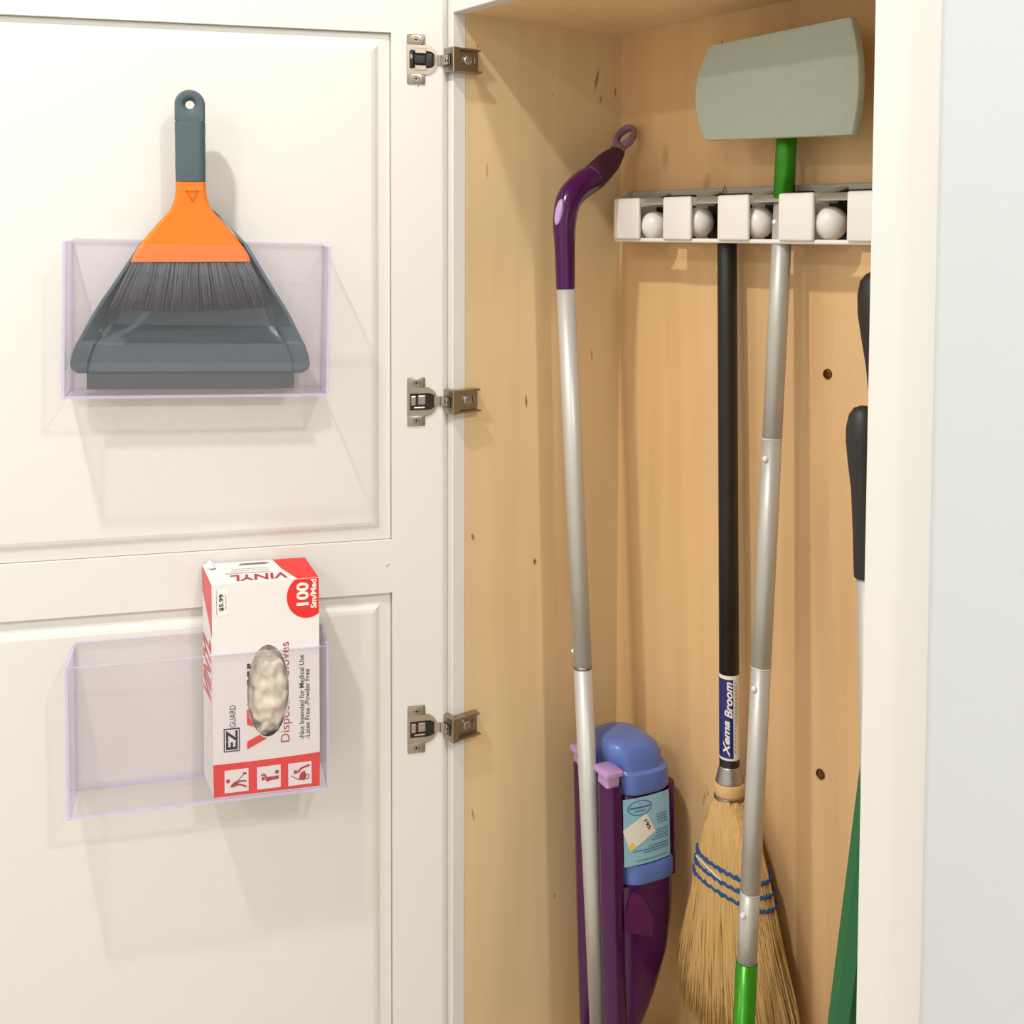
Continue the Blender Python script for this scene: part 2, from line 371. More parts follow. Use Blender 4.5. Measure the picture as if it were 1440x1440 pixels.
# --- hinges, parts of the cabinet
def hinge(z, dark):
    h = MB()
    # cup flange on the door: two screw tabs and a D-shaped plate with a well darkened by a flat face
    def L(x, y, zz): return DM @ Vector((x, y, zz))
    for s in (-1, 1):
        h.box(-0.043, -0.0205, -0.0022, 0.001, z+s*0.024-0.0065, z+s*0.024+0.0065, bev=0.0011, seg=2)
    # D plate built as strips round the well
    N = 28; outer = []; inner = []
    def dshape(x0, xc, hw, r):
        pts = [(x0, -hw)]
        for k in range(N+1):
            a = -pi/2+pi*k/N; pts.append((xc+r*cos(a), hw*sin(a)))
        pts.append((x0, hw)); return pts
    outer = dshape(-0.0432, -0.0215, 0.0188, 0.0172); inner = dshape(-0.0398, -0.0165, 0.0102, 0.0105)
    ro = [[(x, -0.0018, z+q) for x, q in outer], [(x, 0.0008, z+q) for x, q in outer]]
    h.loft([[(x, 0.0002, z+q) for x, q in inner], [(x, -0.0010, z+q) for x, q in inner], [(x*1.0, -0.0019, z+q*1.04) for x, q in inner],
            [(x, -0.0018, z+q) for x, q in outer], [(x, 0.0008, z+q) for x, q in outer]], cap=False)
    hg = h.build('hinge', M_nickel, cab, M=DM); sharp_auto(hg, 30)
    w = MB()
    w.prism([(x, z+q) for x, q in inner], -0.0005, 0.0005)
    w.build('cup_well_shade', M_recess_shade, hg, M=DM)  # flat dark face on the door, painting the shade of the cup recess
    # inside the well: link plates, or a black damper on the top hinge
    if dark:
        k = MB(); k.box(-0.0402, -0.0335, -0.0030, 0.005, z-0.0125, z+0.0125, bev=0.0028, seg=3)
        k.box(-0.0345, -0.0185, -0.0026, 0.005, z-0.0062, z+0.0062, bev=0.0022, seg=3)
        k.box(-0.0200, -0.0100, -0.0020, 0.005, z-0.0092, z+0.0085, bev=0.0018, seg=3)
        k.build('damper', M_black, hg, M=DM, smooth=True)
        k = MB(); k.box(-0.0388, -0.0365, -0.0036, -0.0028, z+0.0005, z+0.0055, bev=0.0003)
        k.build('damper_clip', M_grey_pl, hg, M=DM)
        for sg in (-1, 1):
            k = MB(); k.box(-0.0330, -0.0190, -0.0030, -0.0012, z+sg*0.0105-0.0032, z+sg*0.0105+0.0032, bev=0.0006)
            k.build('link_plate', M_nickel, hg, M=DM)
    else:
        for bb in ((-0.0385, -0.0315, -0.0010, 0.004, z-0.0050, z+0.0075), (-0.0295, -0.0195, -0.0014, 0.004, z-0.0040, z+0.0080), (-0.0350, -0.0200, -0.0018, 0.004, z-0.0090, z-0.0062)):
            k = MB(); k.box(*bb, bev=0.0012); k.build('link_plate', M_nickel, hg, M=DM)
    for s in (-1, 1):
        k = MB(); c = (-0.0318, z+s*0.0238)
        rr = [(0.0048, -0.0020), (0.0046, -0.0030), (0.0038, -0.0032), (0.0034, -0.0026), (0.0010, -0.0026)]
        k.loft([[(c[0]+r*cos(2*pi*i/16), y, c[1]+r*sin(2*pi*i/16)) for i in range(16)] for r, y in rr])
        sharp_auto(k.build('screw', M_nickel, hg, M=DM), 25)
        k = MB(); k.box(c[0]-0.0024, c[0]+0.0024, -0.0029, -0.0025, c[1]-0.0006, c[1]+0.0006); k.box(c[0]-0.0006, c[0]+0.0006, -0.0029, -0.0025, c[1]-0.0024, c[1]+0.0024)
        k.build('screw_slot', M_recess_shade, hg, M=DM)  # dark cross painted for the shade in the driver slot
    # bridge arm from the cup out to the frame bracket (world coordinates)
    a0 = DM @ Vector((-0.0085, -0.0002, z)); a1 = DM @ Vector((-0.002, -0.0015, z)); a2 = Vector((-0.004, -0.0105, z)); a3 = Vector((0.006, -0.0065, z))
    k = MB()
    pts = [a0, a1, (a1+a2)/2+Vector((0.0, -0.001, 0)), a2, a3]
    for (p, q) in zip(pts, pts[1:]):
        d = (q-p); n = Vector((d.y, -d.x, 0)).normalized()*0.0011
        hz = Vector((0, 0, 0.0058))
        k.loft([[p+n-hz, p-n-hz, p-n+hz, p+n+hz], [q+n-hz, q-n-hz, q-n+hz, q+n+hz]])
    k.build('hinge_arm', M_nickel, hg, smooth=False)
    # bracket wrapped round the edge of the face frame
    k = MB()
    k.box(-0.013, 0.0135, -0.0085, -0.0064, z-0.0155, z+0.0150, bev=0.0007)       # front leg
    for s in (-1, 1): k.box(-0.012, 0.0125, -0.0080, -0.0005, z+s*0.0140-0.0012, z+s*0.0140+0.0012, bev=0.0005)
    k.box(0.0110, 0.0142, -0.0086, 0.0015, z-0.0155, z+0.0150, bev=0.0008)         # bright corner
    k.box(0.0004, 0.0032, 0.0004, 0.0360, z-0.0148, z+0.0142, bev=0.0006)          # plate on the frame's inner edge
    for s in (-1, 1): k.box(0.0010, 0.0135, 0.0006, 0.0335 if s > 0 else 0.035, z+s*0.0135-0.0012, z+s*0.0135+0.0012, bev=0.0005)
    k.build('frame_bracket', M_nickel, hg)
    k = MB(); k.box(0.0060, 0.0062, 0.0006, 0.031, z-0.0120, z+0.0118); k.build('bracket_web', M_nickel, hg)
    k = MB()
    c = (0.017, z+0.0005); rr = [(0.0062, 0.0060), (0.0060, 0.0090), (0.0046, 0.0096), (0.0040, 0.0084), (0.0010, 0.0084)]
    k.loft([[(x, c[0]+r*cos(2*pi*i/16), c[1]+r*sin(2*pi*i/16)) for i in range(16)] for r, x in rr])
    k.box(0.0084, 0.0092, c[0]-0.0045, c[0]+0.0045, z-0.0001, z+0.0011); k.box(0.0084, 0.0092, c[0]-0.0006, c[0]+0.0006, z-0.004, z+0.005)
    sharp_auto(k.build('adjusting_screw', M_galv, hg), 25)
    k = MB(); k.box(0.0062, 0.0100, 0.0255, 0.030, z-0.003, z+0.004, bev=0.0006)
    k.build('bracket_tab', M_nickel, hg)
    k = MB(); k.box(-0.0035, 0.0085, -0.0091, -0.0084, z-0.0070, z+0.0065); k.build('bracket_window', M_recess_shade, hg)  # dark patch painted for the shade in the bracket opening
    k = MB(); k.box(0.0045, 0.0065, -0.0096, -0.0086, z-0.0060, z+0.0052, bev=0.0003)
    rr = [(0.0032, -0.0088), (0.0028, -0.0108), (0.0008, -0.0108)]
    k.loft([[(-0.0005+r*cos(2*pi*i/12), y, z+r*sin(2*pi*i/12)) for i in range(12)] for r, y in rr])
    k.build('bracket_rivet', M_nickel, hg)
    tag(hg, 'nickel hinge with black damper' if dark else None)
    return hg
hinge(1.4130, True); hinge(0.9860, False); hinge(0.5655, False)

# ------------------------------------------------------------------ things on the door
def door_thing(name, label, cat, lx, hgt, lz, tilt=0.0, spin=0.0, group=None):
    """root on the door: lx along the door, hgt out from its face, lz up"""
    p = DM @ Vector((lx, -hgt, lz))
    return thing(name, label, cat, p, (0, tilt, DA+spin), group)

def acrylic_holder(label, cx, z, tilt):
    W, HT, DP_, t = 0.1465, 0.1735, 0.0755, 0.0033
    r = door_thing('acrylic_holder', label, 'holder', cx, 0.0, z, tilt, group='clear acrylic holders on the cabinet door')
    def sheet(name, x0, x1, y0, y1, z0, z1, thin):
        s = MB(); s.box(x0, x1, y0, y1, z0, z1)
        s.bm.faces.ensure_lookup_table()
        for f in s.bm.faces:
            n = f.normal if f.normal.length else None
        bmesh.ops.recalc_face_normals(s.bm, faces=s.bm.faces)
        for f in s.bm.faces:
            f.normal_update()
            if abs(f.normal['xyz'.index(thin)]) < 0.5: f.material_index = 1
        return s.build(name, [M_acr, M_acr_edge], r)
    sheet('back_sheet', -W+t, W-t, -0.0008-t, -0.0008, 0.0, HT+0.004, 'y')
    sheet('front_sheet', -W+t, W-t, -DP_, -DP_+t, t, HT, 'y')
    sheet('side_sheet', -W, -W+t, -DP_, -0.0008, 0.0, HT+0.001, 'x')
    sheet('side_sheet', W-t, W, -DP_, -0.0008, 0.0, HT+0.001, 'x')
    sheet('bottom_sheet', -W+t, W-t, -DP_, -0.0008-t, 0.0, t, 'z')
    return r
acrylic_holder('clear acrylic holder on the upper door panel, holding the grey dustpan and orange brush', -0.2945, 1.0105, R(1.2))
acrylic_holder('clear acrylic holder on the lower door panel, holding the glove box', -0.2955, 0.5370, R(0.0))

# --- dustpan, standing on its lip inside the upper holder, floor of the pan facing the room
pan = door_thing('dustpan', 'slate grey flared dustpan standing lip down in the upper acrylic holder', 'dustpan', -0.3020, 0.018, 1.0155, R(1.5))
# rows: z, outer half width, inner half width, floor depth y, rim y (toward the room is -y)
rows = [(0.214, 0.014, 0.009, -0.004, -0.012), (0.204, 0.027, 0.021, -0.003, -0.016), (0.169, 0.0605, 0.053, 0.001, -0.021), (0.120, 0.0905, 0.077, 0.005, -0.0235),
        (0.098, 0.1045, 0.084, 0.006, -0.023), (0.0850, 0.1120, 0.0885, 0.006, -0.022), (0.0730, 0.1180, 0.0925, 0.004, -0.021), (0.0560, 0.1268, 0.1040, -0.0095, -0.0205), (0.0530, 0.1284, 0.1058, -0.0135, -0.0205),
        (0.0510, 0.1294, 0.1068, -0.0145, -0.0205), (0.040, 0.1332, 0.1110, -0.0138, -0.0200), (0.030, 0.1352, 0.1135, -0.0132, -0.0195), (0.0265, 0.1345, 0.1138, -0.0150, -0.0192), (0.023, 0.1335, 0.1140, -0.0165, -0.0190), (0.0185, 0.1270, 0.1140, -0.0168, -0.0185)]
body = MB(); rings = []
for z, wo, wi, yf, yr in rows:
    half = [(wo-0.003, yr+0.010), (wo, yr+0.003), (wo-0.0012, yr), (wo-0.0045, yr-0.0003), (wi+0.003, yf-0.004), (wi, yf), (wi*0.6, yf+0.0003), (0, yf+0.0003)]
    front = [(x, y) for x, y in half]+[(-x, y) for x, y in reversed(half[:-1])]
    back = [(-(wo-0.006), yr+0.012), (-wi*0.9, yf+0.0035), (0, yf+0.004), (wi*0.9, yf+0.0035), (wo-0.006, yr+0.012)]
    rings.append([(x, y, z) for x, y in front+back])
body.loft(rings)
ob = sharp_auto(body.build('pan', M_slate, pan), 16)
lp = MB(); lp.box(-0.1165, 0.1165, -0.0185, -0.0145, 0.0, 0.0205, bev=0.0008)
lp.build('rubber_lip', M_lip, pan)
sl = MB(); sl.box(-0.1145, 0.1145, -0.0200, -0.0150, 0.0195, 0.0235, bev=0.0012)
sl.build('lip_edge', M_slate_soft, pan)

# --- hand brush clipped in the pan
br = door_thing('hand_brush', 'orange hand brush with slate grey handle clipped inside the dustpan', 'brush', -0.3012, 0.049, 1.1060)
def sec(zr, w, d, y=0.0, r=None):
    return [(x, y+yy, zr) for x, yy in rrect(w, d, r if r else min(w, d)*0.85, 5)]
hb = MB()
hz = [(0.150, 0.0166, 0.0098), (0.160, 0.0166, 0.0104), (0.170, 0.0169, 0.0108), (0.180, 0.0166, 0.0100), (0.190, 0.0168, 0.0108), (0.200, 0.0166, 0.0100), (0.210, 0.0169, 0.0108), (0.218, 0.0168, 0.0102)]
hb.loft([sec(z, w, d, 0.001) for z, w, d in hz], cap=True)
# rounded end with a hanging hole: flat ring loop
N = 40; r0, rh, cz = 0.0168, 0.0052, 0.2375
def ringpts(r, y, sq):
    out = []
    for k in range(N):
        a = 2*pi*k/N; x, z = r*cos(a), r*sin(a)
        if sq and z < 0: z = -0.0195*min(1.0, 1.35*abs(sin(a))**0.8); x = r*max(-1, min(1, cos(a)*1.25))
        out.append((x, y, cz+z))
    return out
hb.loft([ringpts(rh, -0.004, 0), ringpts(rh+0.0016, -0.0075, 0), ringpts(rh+0.005, -0.0092, 0), ringpts(r0-0.0025, -0.0085, 1), ringpts(r0, -0.003, 1), ringpts(r0, 0.005, 1), ringpts(r0-0.0025, 0.0098, 1), ringpts(rh+0.0016, 0.0100, 0), ringpts(rh, 0.006, 0), ringpts(rh, -0.004, 0)], cap=False)
sharp_auto(hb.build('handle', M_slate_soft, br), 50)
hd = MB()
hd.loft([sec(z, w, d, y, 0.006) for z, w, d, y in ((0.1495, 0.0168, 0.0090, 0.001), (0.142, 0.0168, 0.0092, 0.001), (0.132, 0.0178, 0.0090, 0.001), (0.122, 0.0212, 0.0086, 0.001), (0.1145, 0.0258, 0.0082, 0.001), (0.104, 0.0355, 0.0078, 0.001), (0.090, 0.0475, 0.0074, 0.001), (0.079, 0.0555, 0.0072, 0.001), (0.066, 0.0640, 0.0070, 0.001), (0.0585, 0.0662, 0.0070, 0.001))])
sharp_auto(hd.build('brush_head', M_orange, br), 50)
v = MB()
for p in ([(-0.006, 0.1400), (0.009, 0.1400), (0.009, 0.1385), (-0.006, 0.1385)], [(-0.006, 0.1400), (-0.0042, 0.1400), (0.0022, 0.1290), (0.0014, 0.1272)], [(0.009, 0.1400), (0.0072, 0.1400), (0.0008, 0.1290), (0.0014, 0.1272)]):
    v.prism(p, -0.0092, -0.0078)
v.build('moulded_mark', mat('orange_shade', (214, 96, 4), 0.45), br)
bt = MB(); random.seed(3)
for i in range(520):
    u = random.uniform(-1, 1); dp_ = random.uniform(-0.006, 0.006)
    x0 = u*0.0635; x1 = u*0.089+random.uniform(-0.002, 0.002); zt = 0.0592; zb = 0.002+0.0035*u*u+random.uniform(-0.001, 0.0015)
    pts = [(x0, dp_*0.7, zt), ((x0+x1)/2+random.uniform(-0.001, 0.001), dp_, (zt+zb)/2), (x1, dp_*1.2, zb)]
    bt.tube(pts, [0.0016, 0.0015, 0.0011], seg=4)
tag(bt.build('bristles', M_bristle, br), 'dark grey flared bristles', kind='stuff')

# ------------------------------------------------------------------ glove box
BW, BD, BH = 0.1225, 0.066, 0.252
SH = -0.011       # the carton is pushed a little out of square
gb = door_thing('glove_box', 'white and red carton of vinyl gloves in the lower acrylic holder', 'box', -0.2825, 0.0715, 0.5405)
def BX(u, d, v_):      # u across the front, d depth into the holder, v up (metres)
    f = d/BD
    bul = 0.0
    return Vector((u+SH*f, d, v_+0.006*f*(v_/BH)))
eu, ev, ru, rv = 0.0630, 0.1215, 0.0240, 0.0550
c = MB()
NS = 64
# front with the oval opening
def rect_at(a):
    dx, dz = cos(a), sin(a); t = 1e9
    if dx > 1e-9: t = min(t, (BW-eu)/dx)
    if dx < -1e-9: t = min(t, -eu/dx)
    if dz > 1e-9: t = min(t, (BH-ev)/dz)
    if dz < -1e-9: t = min(t, -ev/dz)
    return (eu+dx*t, ev+dz*t)
angs = sorted([2*pi*k/NS for k in range(NS)]+[math.atan2(z, x) % (2*pi) for x, z in ((BW-eu, BH-ev), (-eu, BH-ev), (-eu, -ev), (BW-eu, -ev))])
ell = [BX(eu+ru*cos(a), 0, ev+rv*sin(a)) for a in angs]; ell2 = [BX(eu+ru*cos(a), 0.0012, ev+rv*sin(a)) for a in angs]
rec = [BX(rect_at(a)[0], 0, rect_at(a)[1]) for a in angs]
c.loft([ell2, ell, rec], cap=False)
P8 = {(i, j, k): BX(i*BW, j*BD, k*BH) for i in (0, 1) for j in (0, 1) for k in (0, 1)}
for q in (((0, 0, 0), (0, 1, 0), (0, 1, 1), (0, 0, 1)), ((1, 0, 0), (1, 0, 1), (1, 1, 1), (1, 1, 0)), ((0, 1, 0), (1, 1, 0), (1, 1, 1), (0, 1, 1)), ((0, 0, 0), (1, 0, 0), (1, 1, 0), (0, 1, 0)), ((0, 0, 1), (0, 1, 1), (1, 1, 1), (1, 0, 1))):
    c.bm.faces.new([c.bm.verts.new(P8[k]) for k in q])
cart = c.build('carton', M_card, gb, smooth=False)
ins = MB(); ins.box(0.004-0.005, BW-0.004-0.007, 0.030, 0.031, 0.004, BH-0.006); ins.build('carton_shade_sheet', M_shade_scuff, gb)  # grey sheet whose colour stands for the shade inside the carton
FO = -0.0003
FR = Matrix.Rotation(pi/2, 4, 'X')        # text plane xy -> xz, facing -y
def up_text(name, body, u0, u1, v0, v1, mt, bold=0.0, shear=0.0, off=FO, clip=None):
    """lettering that reads upward: cap height spans u0..u1, length spans v0..v1"""
    Mx = Matrix.Translation((u1, off, v0)) @ FR @ Matrix.Rotation(pi/2, 4, 'Z')
    return lettering(name, body, v1-v0, u1-u0, Mx, mt, gb, bold, shear, clip)
def flat(name, polys, mt, off=FO, parent=None):
    s = MB()
    for p in polys: s.bm.faces.new([s.bm.verts.new((x, off, z)) for x, z in p])
    for f in s.bm.faces:
        f.normal_update()
        if f.normal.y > 0: f.normal_flip()
    me = bpy.data.meshes.new(name); s.bm.to_mesh(me); s.bm.free(); me.materials.append(mt)
    o = bpy.data.objects.new(name, me); COL.objects.link(o); o.parent = parent or gb
    return o
mm = 0.001
# red band with a slightly arched top edge
band = [(0.0003, 0.001), (BW-0.0003, 0.001)]+[(BW*(1-k/12), 0.0385+0.0035*(1-k/12)**2+0.0012*(k/12)) for k in range(13)]
flat('red_band', [band], M_red)
for k, u0 in enumerate((0.0125, 0.0495, 0.0855)):
    flat('picture_square', [[(u0, 0.0048), (u0+0.0272, 0.0052), (u0+0.0272, 0.0322), (u0, 0.0318)]], M_card, FO*2)
def circ(x, z, r, n=14): return [(x+r*cos(2*pi*k/n), z+r*sin(2*pi*k/n)) for k in range(n)]
def stroke(pts, w):
    out = []
    for (a, b) in zip(pts, pts[1:]):
        d = Vector((b[0]-a[0], b[1]-a[1])); n = Vector((-d.y, d.x)).normalized()*w/2
        out.append([(a[0]+n.x, a[1]+n.y), (b[0]+n.x, b[1]+n.y), (b[0]-n.x, b[1]-n.y), (a[0]-n.x, a[1]-n.y)])
    return out
def pict(u0, polys, strokes, circles):
    ps = []
    for p in polys: ps.append([(u0+x*mm, 0.005+z*mm) for x, z in p])
    for pts, w in strokes: ps += [[(u0+x*mm, 0.005+z*mm) for x, z in p] for p in stroke(pts, w)]
    for x, z, r in circles: ps.append([(u0+x*mm, 0.005+z*mm) for x, z in circ(x, z, r)])
    flat('pictogram', ps, M_dkred, FO*3)
pict(0.0125, [[(6, 7), (9, 11), (15, 12), (15, 8), (9, 6)]], [([(14, 11), (19, 13), (25, 12)], 2), ([(14, 9), (20, 8), (25, 5)], 2), ([(10, 11), (16, 14), (23, 22)], 1.1), ([(21, 22), (25, 21)], 2.2)], [(4, 14, 2.4)])
pict(0.0495, [[(9, 11), (12, 14), (16, 14), (16, 10), (12, 8)], [(21, 17), (25, 17), (25, 21), (21, 21)]], [([(15, 13), (25, 13.5)], 2), ([(15, 10.5), (25, 11.5)], 2), ([(11, 13), (8, 18), (5, 16)], 2)], [(7, 12.5, 2.2)])
pict(0.0855, [[(12, 6), (19, 5), (21, 10), (19, 17), (14, 14)]], [([(3, 12), (13, 6)], 0.9), ([(11, 15), (15, 20), (25, 23)], 2.4), ([(19.0, 8.0), (20, 11.6), (23.5, 11.6), (24.5, 8.5), (22, 6), (19.6, 7.2)], 1.2)], [(8.5, 16, 2.3)])
# brand mark and lettering
flat('mark_frame', [[(0.0120, 0.0535), (0.0302, 0.0535), (0.0302, 0.0815), (0.0120, 0.0815)]], M_ink)
flat('mark_frame_inner', [[(0.0132, 0.0550), (0.0290, 0.0550), (0.0290, 0.0800), (0.0132, 0.0800)]], M_card, FO*2)
up_text('brand_mark', 'EZ', 0.0145, 0.0278, 0.0562, 0.0795, M_ink, 0.03, off=FO*3)
up_text('brand_word', 'GUARD', 0.0188, 0.0260, 0.0825, 0.1085, M_ink)
def in_hole(p): return ((p.x-eu)/(ru+0.0005))**2+((p.z-ev)/(rv+0.0005))**2 < 1
flat('title_shadow', [[(0.0390, 0.1500), (0.0440, 0.1500), (0.0425, 0.1560), (0.0390, 0.1560)], [(0.0390, 0.1405), (0.0410, 0.1405), (0.0415, 0.1470), (0.0390, 0.1470)], [(0.0388, 0.1310), (0.0400, 0.1310), (0.0402, 0.1370), (0.0388, 0.1370)]], M_ink)
up_text('title', 'VINYL', 0.0385, 0.0755, 0.0545, 0.2100, M_red, 0.03, off=FO*2, clip=lambda p: in_hole(p) or p.z > 0.128)
up_text('subtitle', 'Disposable Gloves', 0.0770, 0.0905, 0.0585, 0.1780, M_dkred, clip=in_hole)
up_text('small_print', '-Not Intended for Medical Use', 0.0985, 0.1045, 0.0595, 0.1610, M_ink, 0.01)
up_text('small_print', '-Latex Free -Powder Free', 0.1052, 0.1110, 0.0595, 0.1435, M_ink, 0.01)
cc = [(min(BW-0.0003, 0.1085+0.0235*cos(2*pi*k/40)), min(BH-0.0003, 0.2305+0.0258*sin(2*pi*k/40))) for k in range(40)]
flat('count_disc', [cc], M_red)
up_text('count', '100', 0.0960, 0.1105, 0.2200, 0.2475, M_paper, 0.035, off=FO*2)
up_text('size', 'Sm/Med', 0.1125, 0.1195, 0.2160, 0.2508, M_paper, 0.03, off=FO*2)
flat('price_sticker', [[(0.0030, 0.2150), (0.0190, 0.2150), (0.0190, 0.2470), (0.0030, 0.2470)]], M_paper)
up_text('price', '$5.99', 0.0082, 0.0138, 0.2205, 0.2405, M_ink, 0.03, off=FO*2)
up_text('shop_line', 'Ocean State Job Lot', 0.0045, 0.0066, 0.2165, 0.2455, M_ink, off=FO*2)
flat('sticker_code', stroke([(0.0158, 0.2225), (0.0158, 0.2270)], 0.0012)+stroke([(0.0158, 0.2285), (0.0158, 0.2390)], 0.0012), M_grey_pl, FO*2)
# top flap print
def topface(name, polys, mt, off=0.0003):
    s = MB()
    for p in polys: s.bm.faces.new([s.bm.verts.new(BX(x, d, BH)+Vector((0, 0, off))) for x, d in p])
    for f in s.bm.faces:
        f.normal_update()
        if f.normal.z < 0: f.normal_flip()
    me = bpy.data.meshes.new(name); s.bm.to_mesh(me); s.bm.free(); me.materials.append(mt)
    o = bpy.data.objects.new(name, me); COL.objects.link(o); o.parent = gb
topface('red_end', [[(0.0975, 0.0003), (0.1222, 0.0003), (0.1222, 0.066), (0.0830, 0.066), (0.0870, 0.035)]], M_red)
topface('tuck_slot', [[(0.040, 0.0545), (0.072, 0.0540), (0.079, 0.0575), (0.070, 0.0600), (0.044, 0.0595)]], M_shade_scuff)  # flat grey patch, the shade of the cut put into its colour
Mt = Matrix.Translation((0.0870, 0.0055, BH+0.0012)) @ Matrix.Rotation(0.09, 4, 'X') @ Matrix.Rotation(pi, 4, 'Z') @ Matrix.Translation((0, -0.018, 0))
lettering('top_title', 'VINYL', 0.066, 0.018, Mt, M_dkred, gb, 0.02)
topface('top_print', stroke([(0.020, 0.0300), (0.072, 0.0295)], 0.0030)+stroke([(0.028, 0.0375), (0.073, 0.0370)], 0.0016)+stroke([(0.030, 0.0430), (0.073, 0.0425)], 0.0014), M_grey_pl)
# left side print
def sideface(name, polys, mt, off=-0.0003):
    s = MB()
    for p in polys: s.bm.faces.new([s.bm.verts.new(BX(0, d, z)+Vector((off, 0, 0))) for d, z in p])
    me = bpy.data.meshes.new(name); s.bm.to_mesh(me); s.bm.free(); me.materials.append(mt)
    o = bpy.data.objects.new(name, me); COL.objects.link(o); o.parent = gb
sideface('red_end', [[(0.0003, 0.2515), (0.0655, 0.2515), (0.0655, 0.222), (0.045, 0.214), (0.020, 0.202), (0.0003, 0.190)]], M_pink)
Ms = Matrix(((0, SH/BD, 0, -0.0004), (0, 1, 0, 0), (1, 0, 0, 0), (0, 0, 0, 1)))
Mside = Matrix.Translation((-0.0006, 0.0, 0.110)) @ Matrix(((0, SH/BD, 0, 0), (0, 1, 0, 0), (1, 0, 0, 0), (0, 0, 0, 1))) @ Matrix.Translation((0, 0.008, 0))
lettering('side_title', 'VINYL', 0.072, 0.052, Mside, M_pink, gb, 0.02, 0.3)
# torn flap curl at the top left
fl = MB(); fl.loft([[BX(0.004+0.0012*k, 0.050-0.006*abs(math.sin(k/8*pi)), BH)+Vector((0, 0, 0.0005+0.002*sin(k/8*pi))) for k in range(9)], [BX(0.004+0.0012*k, 0.064, BH)+Vector((0, 0, 0.0005+0.0045*sin(k/8*pi))) for k in range(9)]], cap=False, closed=False)
fl.build('torn_flap', M_card, gb)

# gloves showing through the opening
gv = door_thing('vinyl_gloves', 'crumpled pale vinyl gloves bulging through the oval opening of the carton', 'gloves', -0.2825+eu, 0.0715, 0.5405+ev)
g = bmesh.new(); bmesh.ops.create_uvsphere(g, u_segments=56, v_segments=40, radius=1)
from mathutils import noise as NZ
for vv in g.verts:
    x, y, z = vv.co
    n = NZ.noise(Vector((x*2.2, z*4.6, 3.1)))*0.0060+NZ.noise(Vector((x*5.5+4, z*11, 7.7)))*0.0036+abs(NZ.noise(Vector((x*3+z*6, z*3, 1.3))))*0.0040
    vv.co = Vector((x*ru*1.10, max(0.0003, 0.0165+y*0.0095-(n*1.1 if y < 0.2 else 0)), z*(rv-0.003)*1.06-0.003))
gm = MB(); gm.join(g); gm.build('glove_bundle', M_glove, gv, smooth=True)

# ------------------------------------------------------------------ mop and broom holder on the cabinet back
hold = thing('mop_holder', 'white wall-mounted mop and broom holder rail with white gripping balls', 'holder', (0.012, D-0.0005, 1.187))
OX, OY, OZ = 0.012, D-0.0005, 1.187
def H(x, y, z): return (x-OX, y-OY, z-OZ)
pitch, hw, x_first = 0.0945, 0.0495, 0.0502
nH = 6
def hb_(x0, x1, y0, y1, z0, z1, **k):
    s = MB(); s.box(x0-OX, x1-OX, y0-OY, y1-OY, z0-OZ, z1-OZ, **k); return s
xe = x_first+pitch*(nH-1)+hw
hb_(0.022, xe+0.012, D-0.0105, D-0.0005, 1.1875, 1.2555, bev=0.003, seg=3).build('back_plate', M_grey_pl, hold)
# continuous lower ledge
hb_(0.046, xe+0.002, 0.2262, 0.2400, 1.1872, 1.1925, bev=0.002).build('lower_ledge', M_white_pl, hold)
for k in range(nH):
    x0 = x_first+pitch*k; x1 = x0+hw
    s = MB()
    s.box(x0-OX, x1-OX, 0.2215-OY, 0.2276-OY, 1.1905-OZ, 1.2445-OZ, bev=0.0029, seg=4)
    # side webs joining the cover to the back plate; the left web of the end piece is flared
    if k == 0:
        s.loft([[H(x0+0.001, 0.2245, 1.1915), H(x0+0.004, 0.2245, 1.1915), H(x0+0.004, 0.2245, 1.2430), H(x0+0.001, 0.2245, 1.2430)],
                [H(0.034, 0.246, 1.1895), H(0.038, 0.246, 1.1895), H(0.038, 0.246, 1.2485), H(0.034, 0.246, 1.2485)],
                [H(0.027, 0.268, 1.1890), H(0.031, 0.268, 1.1890), H(0.031, 0.268, 1.2530), H(0.027, 0.268, 1.2530)]])
    s.box(x1-0.0035-OX, x1-0.0005-OX, 0.2275-OY, 0.268-OY, 1.2330-OZ, 1.2435-OZ) if k != 99 else None
    sharp_auto(s.build('clip_cover', M_white_pl, hold), 40)
    if k < nH-1:
        # sloping roof lip over the slot and a black sheet behind the ball
        r = MB(); a0, a1 = x1-0.001, x0+pitch+0.004
        r.loft([[H(a0, 0.2290, 1.2365), H(a0, 0.2375, 1.2440), H(a0, 0.2375, 1.2420), H(a0, 0.2295, 1.2350)], [H(a1, 0.2290, 1.2365), H(a1, 0.2375, 1.2440), H(a1, 0.2375, 1.2420), H(a1, 0.2295, 1.2350)]])
        a2 = x1+0.012
        r.loft([[H(a0, 0.2375, 1.2440), H(a0, 0.2690, 1.2520), H(a0, 0.2690, 1.2500), H(a0, 0.2375, 1.2420)], [H(a2, 0.2375, 1.2440), H(a2, 0.2690, 1.2520), H(a2, 0.2690, 1.2500), H(a2, 0.2375, 1.2420)]])
        r.build('slot_roof', M_grey_pl, hold, smooth=False)
        d = MB(); d.box(a0-0.012-OX, a1+0.01-OX, 0.2655-OY, 0.2674-OY, 1.1915-OZ, 1.2480-OZ); d.build('slot_black_sheet', M_black, hold)
balls = [(0.1040, 1.2084), (0.1850, 1.2131), (0.2830, 1.2121), (0.3880, 1.2105), (0.4860, 1.2100)]
for i, (x, z) in enumerate(balls):
    b = MB(); b.sphere(H(x, 0.2468, z), 0.0188, 28, 18); b.build('gripping_ball', M_white_pl, hold)

